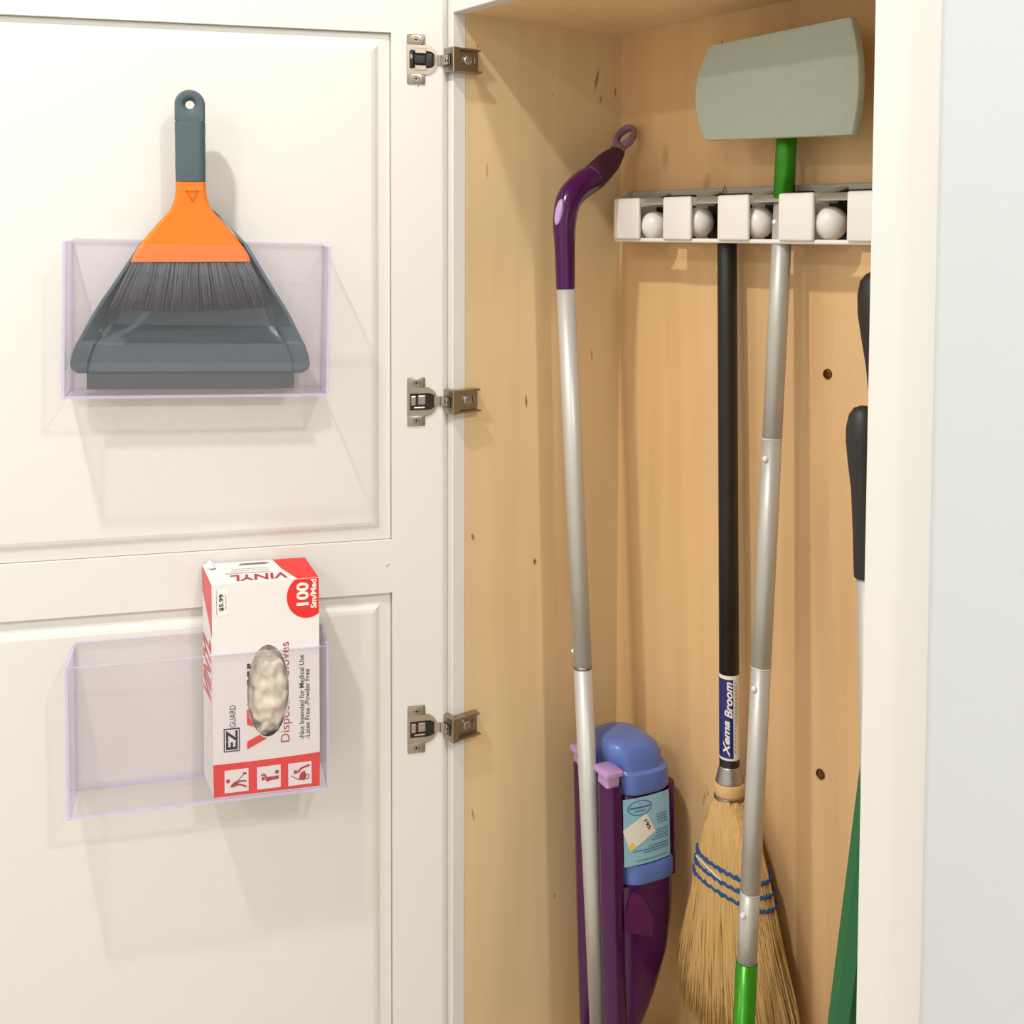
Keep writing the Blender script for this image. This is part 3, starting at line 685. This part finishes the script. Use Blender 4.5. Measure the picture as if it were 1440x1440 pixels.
# ------------------------------------------------------------------ spray mop leaning in the left corner
P_top, P_mid = Vector((0.0700, 0.1258, 1.1278)), Vector((0.1050, 0.1366, 0.5327))
pdir = (P_mid-P_top)/(P_mid.z-P_top.z)
def MP(z): return P_top+pdir*(z-P_top.z)
foot = MP(0.083)
mop = thing('spray_mop', 'purple spray mop with silver pole and bent grip leaning in the cabinet left corner', 'mop', foot)
def rel(p): return Vector(p)-foot
z_j = 0.6445
MB().tube([rel(MP(z)) for z in (1.130, z_j+0.001)], 0.0118, 28).build('upper_pole', M_alu, mop)
MB().tube([rel(MP(z)) for z in (z_j, 0.150)], 0.0118, 28).build('lower_pole', M_alu, mop)
MB().tube([rel(MP(z)) for z in (z_j+0.0018, z_j-0.0018)], 0.01195, 28).build('pole_joint', M_wire, mop)
s = MB(); pb = MP(0.665)+Vector((-0.0065, -0.0095, 0)); s.sphere(rel(pb), 0.0026, 12, 8); s.build('snap_button', M_white_pl, mop)
gp = smooth_path([(0.0700, 0.1256, 1.1275), (0.0685, 0.1250, 1.1812), (0.0670, 0.1258, 1.2146), (0.0640, 0.1356, 1.2419), (0.0590, 0.1593, 1.2599), (0.0530, 0.1863, 1.2728), (0.0470, 0.2145, 1.2918), (0.0430, 0.2303, 1.3030), (0.0410, 0.2390, 1.3115)], 6)
rc = [0.0121, 0.0132, 0.0150, 0.0165, 0.0178, 0.0176, 0.0158, 0.0118, 0.0090]
rad = []
for i, p in enumerate(gp):
    t = i/(len(gp)-1)*8; k = min(7, int(t)); rad.append(rc[k]+(rc[k+1]-rc[k])*(t-k))
k0 = 28
sharp_auto(MB().tube([rel(p) for p in gp[:k0+1]], rad[:k0+1], 28).build('grip', M_purple, mop), 60)
MB().tube([rel(p) for p in gp[k0:]], rad[k0:], 28).build('soft_grip', M_purple_soft, mop)
# hanging loop at the end of the grip
lc = Vector((0.0375, 0.2530, 1.3285)); ld = (Vector((0.0340, 0.2683, 1.3436))-Vector((0.0400, 0.2429, 1.3161))).normalized()
side = Vector((0.82, 0.36, 0)); side = (side-ld*side.dot(ld)).normalized(); nn = ld.cross(side)
def loop_pts(A, B, n=36): return [rel(lc+ld*(A*cos(2*pi*k/n))+side*(B*sin(2*pi*k/n))) for k in range(n)]
s = MB(); rings = []; n = 40
for k in range(n):
    a = 2*pi*k/n; ctr = lc+ld*(0.0175*cos(a))+side*(0.0115*sin(a)); out = (ld*(0.0115*cos(a))+side*(0.0175*sin(a))).normalized()
    th = 0.0036+0.0016*max(0, -cos(a))
    rings.append([rel(ctr+out*(th*cos(2*pi*j/12))+nn*(0.0062*sin(2*pi*j/12))) for j in range(12)])
rings.append(rings[0]); s.loft(rings, cap=False)
s.tube([rel(p) for p in (Vector((0.0428, 0.2310, 1.3035)), Vector((0.0412, 0.2375, 1.3105)), Vector((0.0400, 0.2425, 1.3165)))], [0.0112, 0.0100, 0.0068], 18)
s.build('hanging_loop', M_mauve, mop)
s = MB()
for q in range(2):
    pass
vdir = Vector((0.62, -0.78, 0))
bp0, bp1 = Vector((0.0670, 0.1250, 1.2080)), Vector((0.0655, 0.1290, 1.2340))
s.sphere((0, 0, 0), 1.0, 20, 12)
tgt = rel((bp0+bp1)/2+Vector((0.0050, -0.0138, 0.004)))
for vtx in s.bm.verts:
    vtx.co = Vector((vtx.co.x*0.0055, vtx.co.y*0.0034, vtx.co.z*0.0165)); vtx.co = Matrix.Rotation(R(20), 3, 'Z') @ vtx.co; vtx.co.y += vtx.co.z*0.22; vtx.co += tgt
s.build('spray_button', M_lilac, mop, M=None)
# mop body: purple casing behind the pole, turned slightly
BA = R(-10); bo = MP(0.40)
bc = Vector((0.1050, 0.1525, 0))
BM = Matrix.Translation(Vector((bc.x, bc.y, 0))-Vector((foot.x, foot.y, foot.z))) @ Matrix.Rotation(BA, 4, 'Z')
hwid = 0.0475; LEAN = 0.058; ZC = 0.48
def bsec(z, hw_, d0, d1, r, n=5):
    sh = (ZC-z)*LEAN
    return [BM @ Vector((x+sh, y, z)) for x, y in rrect(hw_, (d1-d0)/2, r, n, 0, (d0+d1)/2)]
s = MB()
prof = [(0.118, 0.026, 0.0, 0.012), (0.140, 0.032, 0.0, 0.020), (0.165, 0.038, 0.0, 0.032), (0.192, 0.042, 0.0, 0.047), (0.228, 0.045, 0.0, 0.068), (0.278, 0.0465, 0.0, 0.0858), (0.328, hwid, 0.0, 0.0935), (0.366, hwid, 0.0, 0.0955), (0.3735, hwid, 0.0, 0.0955)]
s.loft([bsec(z, w, a, b, min(0.028, (b-a)*0.45)) for z, w, a, b in prof])
sharp_auto(s.build('casing', M_purple, mop), 50)
s = MB()
s.loft([bsec(z, hwid*f, 0.0, 0.012, 0.004) for z, f in ((0.372, 1.0), (0.440, 1.0), (0.495, 0.99), (0.5000, 0.95))])
s.build('cradle_front', M_purple, mop, smooth=False)
s = MB(); s.loft([bsec(z, 0.040, 0.0830, 0.0965, 0.006) for z in (0.372, 0.489)]); s.build('cradle_back', M_purple, mop)
for sx in (-1, 1):
    s = MB()
    s.loft([[BM @ Vector((sx*0.0320+0.0155*f*cos(2*pi*k/20)+(ZC-z)*LEAN, 0.002+0.0150*f*sin(2*pi*k/20), z)) for k in range(20)] for z, f in ((0.115, 0.8), (0.150, 0.95), (0.30, 1.0), (0.500, 1.0), (0.503, 0.96))])
    sharp_auto(s.build('cradle_tube', M_purple, mop), 50)
    s = MB()
    def cl(z, w, d): return [BM @ Vector((sx*0.0315+x+(ZC-z)*LEAN, 0.001+y, z)) for x, y in rrect(w, d, 0.004, 4)]
    s.loft([cl(0.500, 0.0125, 0.0100), cl(0.5165, 0.0125, 0.0100)]); s.loft([cl(0.5165, 0.0165, 0.0130), cl(0.5185, 0.0172, 0.0135), cl(0.5215, 0.0170, 0.0133), cl(0.5228, 0.0155, 0.0120)])
    tag(sharp_auto(s.build('release_clip', M_lilac, mop), 40), 'lilac release clip')
s = MB()
tri = [(0.0115, 0.369), (0.0240, 0.360), (0.0325, 0.349), (0.0420, 0.3265), (0.0410, 0.304), (0.0010, 0.3205), (0.0020, 0.343)]
s.loft([[BM @ Vector((hwid-0.0006+off+(ZC-z)*LEAN, y+0.010, z)) for y, z in tri] for off in (0.0, 0.0012)])
s.build('moulded_emblem', mat('purple_emblem', (92, 26, 92), 0.3), mop, smooth=False)
# mop head on the cabinet floor
s = MB(); s.box(-0.055, 0.055, -0.110, 0.095, 0.006, 0.030, bev=0.008, seg=3); s.box(-0.030, 0.030, -0.035, 0.035, 0.028, 0.048, bev=0.008, seg=3)
s.build('mop_head', M_purple, mop)
s = MB(); s.box(-0.058, 0.058, -0.123, 0.098, 0.0005, 0.0065, bev=0.002); s.build('cleaning_pad', M_paper, mop)
s = MB(); s.tube([(0, 0, 0.036), (0, 0, 0.075)], [0.017, 0.0145], 24); s.build('swivel_joint', M_purple, mop)

# ------------------------------------------------------------------ solution bottle in the mop
bot = thing('solution_bottle', 'blue and purple solution bottle with pale blue label, seated in the spray mop', 'bottle', (bc.x, bc.y, 0.374))
BB = Matrix.Translation((0, 0, -0.374)) @ Matrix.Rotation(BA, 4, 'Z')
def qsec(z, hw_, d0, d1, r):
    sh = (ZC-z)*LEAN
    return [BB @ Vector((x+sh, y, z)) for x, y in rrect(hw_, (d1-d0)/2, r, 7, 0, (d0+d1)/2)]
s = MB()
s.loft([qsec(*q) for q in ((0.3740, 0.0480, 0.0125, 0.0950, 0.026), (0.3760, 0.0492, 0.0125, 0.0968, 0.028), (0.3950, 0.0492, 0.0125, 0.0968, 0.028), (0.3985, 0.0478, 0.0125, 0.0950, 0.027))])
sharp_auto(s.build('lower_band', M_blue, bot), 50)
s = MB(); s.loft([qsec(*q) for q in ((0.3980, 0.0455, 0.0125, 0.0825, 0.026), (0.4900, 0.0455, 0.0125, 0.0825, 0.026))])
s.build('bottle_body', M_purple, bot)
s = MB()
s.loft([qsec(*q) for q in ((0.4870, 0.0475, 0.0125, 0.0905, 0.027), (0.4900, 0.0490, 0.0125, 0.0930, 0.028), (0.5120, 0.0482, 0.0125, 0.0915, 0.028), (0.5150, 0.0435, 0.0125, 0.0860, 0.027), (0.5290, 0.0425, 0.0080, 0.0845, 0.026), (0.5390, 0.0410, 0.0060, 0.0790, 0.026), (0.5460, 0.0350, 0.0080, 0.0680, 0.024), (0.5500, 0.0260, 0.0140, 0.0560, 0.018), (0.5510, 0.0140, 0.0220, 0.0450, 0.010))])
sharp_auto(s.build('bottle_end', M_blue, bot), 38)
# label wrapped on the side facing the room
def lab(y, z, off=0.0):
    t = (y-0.046)/0.038
    return BB @ Vector((0.0488+off-0.0042*t*t+(ZC-z)*LEAN, y, z))
def labpatch(name, y0, y1, z0, z1, mt, off=0.0, n=8, parent=bot, thick=0.0):
    s = MB(); s.loft([[lab(y0+(y1-y0)*k/n, z, off) for k in range(n+1)] for z in (z0, z1)], cap=False, closed=False)
    return s.build(name, mt, parent)
labpatch('label', 0.0128, 0.0820, 0.4005, 0.4850, M_label_blue)
# label print: oval mark and lines of small type as flat print
s = MB()
def ovl(a, f): return lab(0.0360+0.0175*f*cos(a), 0.4720+0.0095*f*sin(a), 0.0003)
s.loft([[ovl(2*pi*k/32, 1.0) for k in range(32)], [ovl(2*pi*k/32, 0.90) for k in range(32)]], cap=False); s.build('oval_mark', M_ink_blue, bot)
random.seed(11)
s = MB()
def ink(y0, y1, z, h):
    n = 5; s.loft([[lab(y0+(y1-y0)*k/n, z+q, 0.0003) for k in range(n+1)] for q in (-h/2, h/2)], cap=False, closed=False)
ink(0.0215, 0.0505, 0.4725, 0.0022); ink(0.0285, 0.0435, 0.4680, 0.0016); ink(0.0348, 0.0372, 0.4770, 0.0016)
for z, y0 in ((0.4580, 0.0610), (0.4545, 0.0610), (0.4510, 0.0610), (0.4475, 0.0620), (0.4385, 0.0610), (0.4350, 0.0590), (0.4315, 0.0560), (0.4280, 0.0520), (0.4210, 0.0480), (0.4178, 0.0250), (0.4146, 0.0400), (0.4055, 0.0300)):
    y = y0
    while y < 0.0775:
        w = random.uniform(0.002, 0.006); ink(y, min(y+w, 0.0790), z, 0.0013); y += w+0.0010
s.build('small_print', M_ink_blue, bot)
# white sticker, tilted, folded over the label's left side
s = MB(); st_c = (0.0335, 0.4420); ca, sa = cos(R(28)), sin(R(28))
def stp(a, b, off=0.0006):
    y = st_c[0]+a*ca-b*sa; z = st_c[1]+a*sa*0.95+b*ca
    return lab(max(0.0118, y), z, off)
s.loft([[stp(-0.0215+0.042*k/8, b) for k in range(9)] for b in (-0.0145, 0.0145)], cap=False, closed=False); s.build('sticker', M_paper, bot)
s = MB(); s.loft([[stp(-0.0215+0.009*k/4, b, 0.0008) for k in range(5)] for b in (-0.0145, -0.0065)], cap=False, closed=False); s.build('sticker_corner', M_yellow, bot)
c0, ax, bx = stp(0.0175, 0.0080, 0.0010), stp(0.0175, -0.0080, 0.0010), stp(0.0125, 0.0080, 0.0010)
Mx = Matrix.Identity(4)
e1 = (ax-c0).normalized(); e2 = (c0-bx).normalized(); e3 = e1.cross(e2)
Mx = Matrix((e1, e2, e3)).transposed().to_4x4(); Mx.translation = bx
lettering('sticker_number', '195', 0.0145, 0.0050, Mx, M_ink, bot, 0.02)

# ------------------------------------------------------------------ corn broom
B_top, B_low = Vector((0.2265, 0.252, 1.236)), Vector((0.2520, 0.2425, 0.545))
bd = (B_low-B_top)/(B_low.z-B_top.z)
def BP(z): return B_top+bd*(z-B_top.z)
bfoot = BP(0.20); bfoot.z = 0.205
broom = thing('corn_broom', 'corn broom with black handle and blue stitching hanging from the holder', 'broom', bfoot)
def brl(p): return Vector(p)-bfoot
MB().tube([brl(BP(z)) for z in (1.236, 1.232, 0.652)], [0.0095, 0.0118, 0.0122], 26).build('handle', M_black, broom)
s = MB(); lt = BP(1.236)
s.tube([brl(p) for p in smooth_path([lt+Vector((-0.006, 0, -0.004)), lt+Vector((0.001, -0.008, 0.010)), lt+Vector((0.007, -0.012, 0.0195)), lt+Vector((0.009, -0.012, 0.0180)), lt+Vector((0.008, -0.008, 0.006)), lt+Vector((0.006, 0, -0.004))], 4)], 0.0007, 8); s.build('hanging_wire', M_wire, broom)
# printed sleeve: navy with white border bands, the writing runs up the handle
def cyl(name, z0, z1, r, mt, a0=0.0, a1=2*pi, n=32):
    s = MB(); rings = []
    full = abs(a1-a0-2*pi) < 1e-6
    for z in (z0, z1):
        cpt = BP(z); rings.append([brl(cpt+Vector((r*cos(a0+(a1-a0)*k/n), r*sin(a0+(a1-a0)*k/n), 0))) for k in range(n if full else n+1)])
    s.loft(rings, cap=False, closed=full); return s.build(name, mt, broom, smooth=True)
va = math.atan2(-0.7832-0.25, 1.2131-0.25)       # direction from the broom toward the viewer
cyl('label_sleeve', 0.5555, 0.6600, 0.01235, M_paper)
cyl('label_print', 0.5590, 0.6555, 0.01250, M_navy, va-2.0, va+0.42)
cyl('handle_end', 0.5450, 0.5562, 0.01235, M_black)
def sleeve_text(name, body, a_mid, hgt, z0, z1, mt, bold, shear, r=0.01262):
    cpt = BP((z0+z1)/2)
    o = lettering(name, body, z1-z0, hgt, Matrix.Identity(4), mt, broom, bold, shear, clip=lambda p: False)
    for vtx in o.data.vertices:
        L_, q = vtx.co.x, vtx.co.y        # L_ along the handle upward, q letter height (toward the left when reading up)
        a = a_mid-(q-hgt/2)/r
        z = z0+L_; cc_ = BP(z)
        vtx.co = brl(cc_+Vector((r*cos(a), r*sin(a), 0)))
    return o
sleeve_text('label_word', 'Broom', va-0.05, 0.0100, 0.6080, 0.6530, M_paper, 0.03, 0.35)
sleeve_text('label_word', 'Xema', va-0.28, 0.0085, 0.5610, 0.6050, M_paper, 0.03, 0.35)
# side panel small type
random.seed(5)
s = MB()
for a_off, zz in ((0.62, 0.565), (0.78, 0.600)):
    z = zz
    while z < 0.650:
        w = random.uniform(0.002, 0.006); a = va+a_off
        s.loft([[brl(BP(z+q)+Vector((0.01252*cos(a+t), 0.01252*sin(a+t), 0))) for t in (-0.05, 0.05)] for q in (0, w)], cap=False, closed=False); z += w+0.0012
s.build('label_small_print', M_grey_pl, broom)
s = MB(); s.tube([brl(BP(z)) for z in (0.5460, 0.5440, 0.5290, 0.5250)], [0.0126, 0.0130, 0.0170, 0.0175], 28); s.build('ferrule', M_galv, broom)
s = MB(); s.tube([brl(BP(z)) for z in (0.5260, 0.5240, 0.5140, 0.5080)], [0.0178, 0.0190, 0.0188, 0.0172], 28); s.build('collar', M_wood, broom)
s = MB()
for z, r_ in ((0.5095, 0.0180), (0.5068, 0.0182)):
    cpt = BP(z); s.tube([brl(cpt+Vector((r_*cos(2*pi*k/28), r_*sin(2*pi*k/28), 0))) for k in range(29)], 0.0011, 6, cap=False)
s.build('binding_wire', M_wire, broom)
# bristle fan, wide across X and thin in Y
def fan(u, z):
    """left/right extent of the fan at height z"""
    t = max(0.0, min(1.0, (0.508-z)/(0.508-0.20)))
    cxx = BP(z).x*0.0+0.2560+0.020*t
    pts = [(0.0, 0.0175), (0.06, 0.030), (0.13, 0.040), (0.30, 0.0555), (0.45, 0.066), (0.70, 0.088), (1.0, 0.106)]
    for (a, wa), (b, wb_) in zip(pts, pts[1:]):
        if a <= t <= b: w = wa+(wb_-wa)*(t-a)/(b-a); break
    else: w = pts[-1][1]
    th = 0.0175+0.006*min(1, t*4)-0.001*t
    return cxx, w, th
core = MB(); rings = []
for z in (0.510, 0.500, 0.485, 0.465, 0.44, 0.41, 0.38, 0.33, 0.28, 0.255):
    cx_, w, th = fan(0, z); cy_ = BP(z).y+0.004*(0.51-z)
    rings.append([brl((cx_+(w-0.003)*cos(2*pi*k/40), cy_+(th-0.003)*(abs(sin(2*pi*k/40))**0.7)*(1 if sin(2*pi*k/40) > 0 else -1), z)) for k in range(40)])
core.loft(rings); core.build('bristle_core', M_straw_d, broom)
random.seed(21)
fb = MB()
def strand(u, w_off, ztop, zbot, r, wild=0.0):
    pts = []; k = 6
    ph = random.uniform(0, 6.28); amp = random.uniform(0.0, 0.0042)
    du = random.gauss(0, 0.038)
    for i in range(k+1):
        t = i/k; z = ztop+(zbot-ztop)*t
        cx_, w, th = fan(0, z); uu = u+du*t
        x = cx_+w*uu+amp*sin(ph+t*7)*t+wild*t*t
        prof_ = math.sqrt(max(0.0, 1-min(1, abs(u))**2.6))
        y = BP(z).y+0.004*(0.51-z)+w_off*th*prof_-0.001*sin(ph)*t
        pts.append(brl((x, y, z)))
    fb.tube(pts, [r, r, r, r*0.95, r*0.85, r*0.7, r*0.45], 4)
for i in range(950):
    u = random.uniform(-1, 1); zb = 0.200+0.026*abs(u)**1.5+abs(random.gauss(0, 0.026))
    strand(u, random.choice((-1.0, -1.0, -0.97, -0.9, -0.85, 0.9, 0.95)), random.uniform(0.495, 0.509), zb, random.uniform(0.0009, 0.0015))
for i in range(260):
    u = random.uniform(-1, 1); strand(u, random.uniform(-0.9, 0.6), random.uniform(0.33, 0.36), 0.195+abs(random.gauss(0, 0.012)), random.uniform(0.0008, 0.0013))
for i in range(26):
    u = random.choice((-1, 1))*random.uniform(0.93, 1.05); strand(u, random.uniform(-0.5, 0.5), random.uniform(0.44, 0.500), random.uniform(0.22, 0.30), 0.0008, random.uniform(-0.004, 0.012)*(1 if u > 0 else -1))
# short broken stalks standing up at the left shoulder
for (x, z0, x1, z1) in ((0.222, 0.495, 0.212, 0.520), (0.226, 0.500, 0.225, 0.516), (0.219, 0.485, 0.221, 0.514), (0.291, 0.470, 0.303, 0.455)):
    fb.tube([brl((x, 0.232, z0)), brl(((x+x1)/2, 0.231, (z0+z1)/2)), brl((x1, 0.230, z1))], [0.0010, 0.0009, 0.0006], 5)
tag(fb.build('bristles', M_straw, broom), 'tan corn straw bristles', kind='stuff')
for zc in (0.4275, 0.4130, 0.3985):
    s = MB(); cx_, w, th = fan(0, zc); cy_ = BP(zc).y+0.004*(0.51-zc); pts = []; n = 66
    for k in range(n+1):
        a = 2*pi*k/n; sn = sin(a)
        pts.append(brl((cx_+(w+0.0012)*cos(a), cy_+(th+0.0012)*(abs(sn)**0.7)*(1 if sn > 0 else -1), zc+0.0010*(1 if k % 2 else -1))))
    s.tube(pts, [0.0021 if k % 5 else 0.0030 for k in range(n+1)], 6, cap=False); s.build('stitch_row', M_string, broom)
for (xa, za, xb, zb) in ((0.222, 0.4265, 0.268, 0.4135), (0.300, 0.4070, 0.326, 0.3950)):
    MB().tube([brl((xa, 0.2165, za)), brl((xb, 0.2165, zb))], 0.0009, 6).build('thread_end', M_paper, broom)

# ------------------------------------------------------------------ flat duster with green and silver pole
Q_top, Q_low = Vector((0.3205, 0.2500, 1.3040)), Vector((0.3561, 0.1600, 0.3109))
qd = (Q_low-Q_top)/(Q_low.z-Q_top.z)
def QP(z): return Q_top+qd*(z-Q_top.z)
qfoot = QP(0.0845); qfoot.z = 0.0835
dus = thing('flat_mop', 'flat duster mop turned head up, silver and green pole gripped by the holder', 'mop', qfoot)
def ql(p): return Vector(p)-qfoot
zj = [1.2380, 0.9640, 0.7064, 0.4555, 0.3783]
MB().tube([ql(QP(z)) for z in (1.360, zj[0])], 0.0120, 26).build('green_section', M_green, dus)
for a, b in zip(zj, zj[1:]):
    MB().tube([ql(QP(z)) for z in (a, b+0.0006)], 0.0112, 26).build('silver_section', M_alu, dus)
for z in zj[1:4]:
    MB().tube([ql(QP(z)) for z in (z+0.0009, z-0.0002)], 0.0114, 26).build('joint_ring', M_paper, dus)
    zb = z-0.0205; s = MB(); s.sphere(ql(QP(zb)+Vector((0.0015, -0.0112, 0))), 0.0036, 14, 10); s.build('snap_button', M_paper, dus)
s = MB(); s.sphere(ql(QP(1.2120)+Vector((-0.002, -0.0105, 0))), 0.0034, 14, 10); s.build('snap_button', M_paper, dus)
MB().tube([ql(QP(z)) for z in (zj[4]+0.001, 0.0850)], 0.0122, 26).build('green_grip', M_green, dus)
# head: soft board with bowed ends, facing the room
hy = 0.2120
cor = [(0.2255, 1.4205), (0.4370, 1.4240), (0.4420, 1.3035), (0.2240, 1.3100)]
out = []
def bez(a, b, c_, n):
    return [((1-t)**2*a[0]+2*t*(1-t)*b[0]+t*t*c_[0], (1-t)**2*a[1]+2*t*(1-t)*b[1]+t*t*c_[1]) for t in [k/n for k in range(n+1)]]
out += bez((0.2285, 1.4165), (0.2295, 1.4215), (0.2345, 1.4222), 4)
out += bez((0.4330, 1.4262), (0.4380, 1.4265), (0.4392, 1.4215), 4)
out += bez((0.4400, 1.4170), (0.4570, 1.3640), (0.4425, 1.3060), 10)
out += bez((0.4420, 1.3035), (0.4412, 1.3025), (0.4385, 1.3025), 3)
out += bez((0.2300, 1.3098), (0.2255, 1.3100), (0.2235, 1.3140), 4)
out += bez((0.2225, 1.3165), (0.1935, 1.3700), (0.2278, 1.4140), 10)
pl = []
for p in out:
    if not pl or (abs(p[0]-pl[-1][0])+abs(p[1]-pl[-1][1])) > 1e-4: pl.append(p)
cxp = sum(p[0] for p in pl)/len(pl); czp = sum(p[1] for p in pl)/len(pl)
s = MB(); rings = []
for (f, y) in ((0.982, hy), (0.990, hy+0.0004), (0.998, hy+0.0022), (1.0, hy+0.006), (0.998, hy+0.0098), (0.985, hy+0.012)):
    rings.append([ql((cxp+(p[0]-cxp)*max(f, 0.01), y, czp+(p[1]-czp)*max(f, 0.01))) for p in pl])
s.loft(rings); sharp_auto(s.build('duster_pad', M_pad, dus), 25)
s = MB(); s.box(0.290-qfoot.x, 0.370-qfoot.x, hy+0.0115-qfoot.y, hy+0.020-qfoot.y, 1.335-qfoot.z, 1.390-qfoot.z, bev=0.004); s.build('head_plate', M_green, dus)
s = MB(); s.tube([ql(QP(1.350)), ql((0.3225, hy+0.026, 1.362)), ql((0.3240, hy+0.016, 1.366))], [0.012, 0.010, 0.009], 18); s.build('swivel', M_green, dus)

# ------------------------------------------------------------------ tools at the right, half hidden by the stile
def grip_tool(name, label, top, foot_, prof, grip_len, rs):
    t = thing(name, label, 'tool', foot_)
    top, ft = Vector(top), Vector(foot_)
    d = (ft-top).normalized()
    MB().tube([top-ft+d*a for a, r in prof], [r for a, r in prof], 26).build('grip', M_blackgrip, t)
    MB().tube([top-ft+d*(grip_len-0.002), Vector((0, 0, 0.060))], rs, 22).build('pole', M_alu, t)
    s = MB(); s.box(-0.012, 0.012, -0.045, 0.045, 0.0, 0.030, bev=0.004); s.build('tool_head', M_black, t)
    s = MB(); s.tube([(0, 0, 0.026), (0, 0, 0.085)], [0.013, 0.013], 18); s.build('socket', M_black, t)
    return t
grip_tool('long_handled_tool', 'pole tool with the higher of two black bulb grips behind the right stile', (0.4560, 0.236, 1.1600), (0.560, 0.205, 0.0835),
          [(0.0, 0.003), (0.003, 0.0100), (0.010, 0.0160), (0.025, 0.0195), (0.045, 0.0200), (0.070, 0.0175), (0.100, 0.0140), (0.150, 0.0115), (0.200, 0.0110)], 0.200, 0.0095)
grip_tool('long_handled_tool', 'pole tool with the lower of two black bulb grips behind the right stile', (0.5235, 0.130, 1.0345), (0.610, 0.072, 0.0835),
          [(0.0, 0.003), (0.002, 0.0085), (0.008, 0.0130), (0.020, 0.0160), (0.034, 0.0166), (0.055, 0.0150), (0.080, 0.0125), (0.120, 0.0116), (0.160, 0.0114), (0.163, 0.0108)], 0.162, 0.0090)
gt = thing('green_pole', 'dark green faceted pole leaning behind the right stile', 'pole', (0.462, 0.150, 0.0840))
s = MB()
a, b = Vector((0.002, 0, 0.003)), Vector((0.1440, 0.0, 1.200))
s.tube([a, b], 0.0172, 8); s.build('faceted_pole', M_darkgreen, gt, smooth=False)
s = MB(); s.tube([Vector((0.1436, 0, 1.197)), Vector((0.1448, 0, 1.207)), Vector((0.1452, 0, 1.210))], [0.0168, 0.0150, 0.0080], 8); s.build('end_cap', M_black, gt, smooth=False)
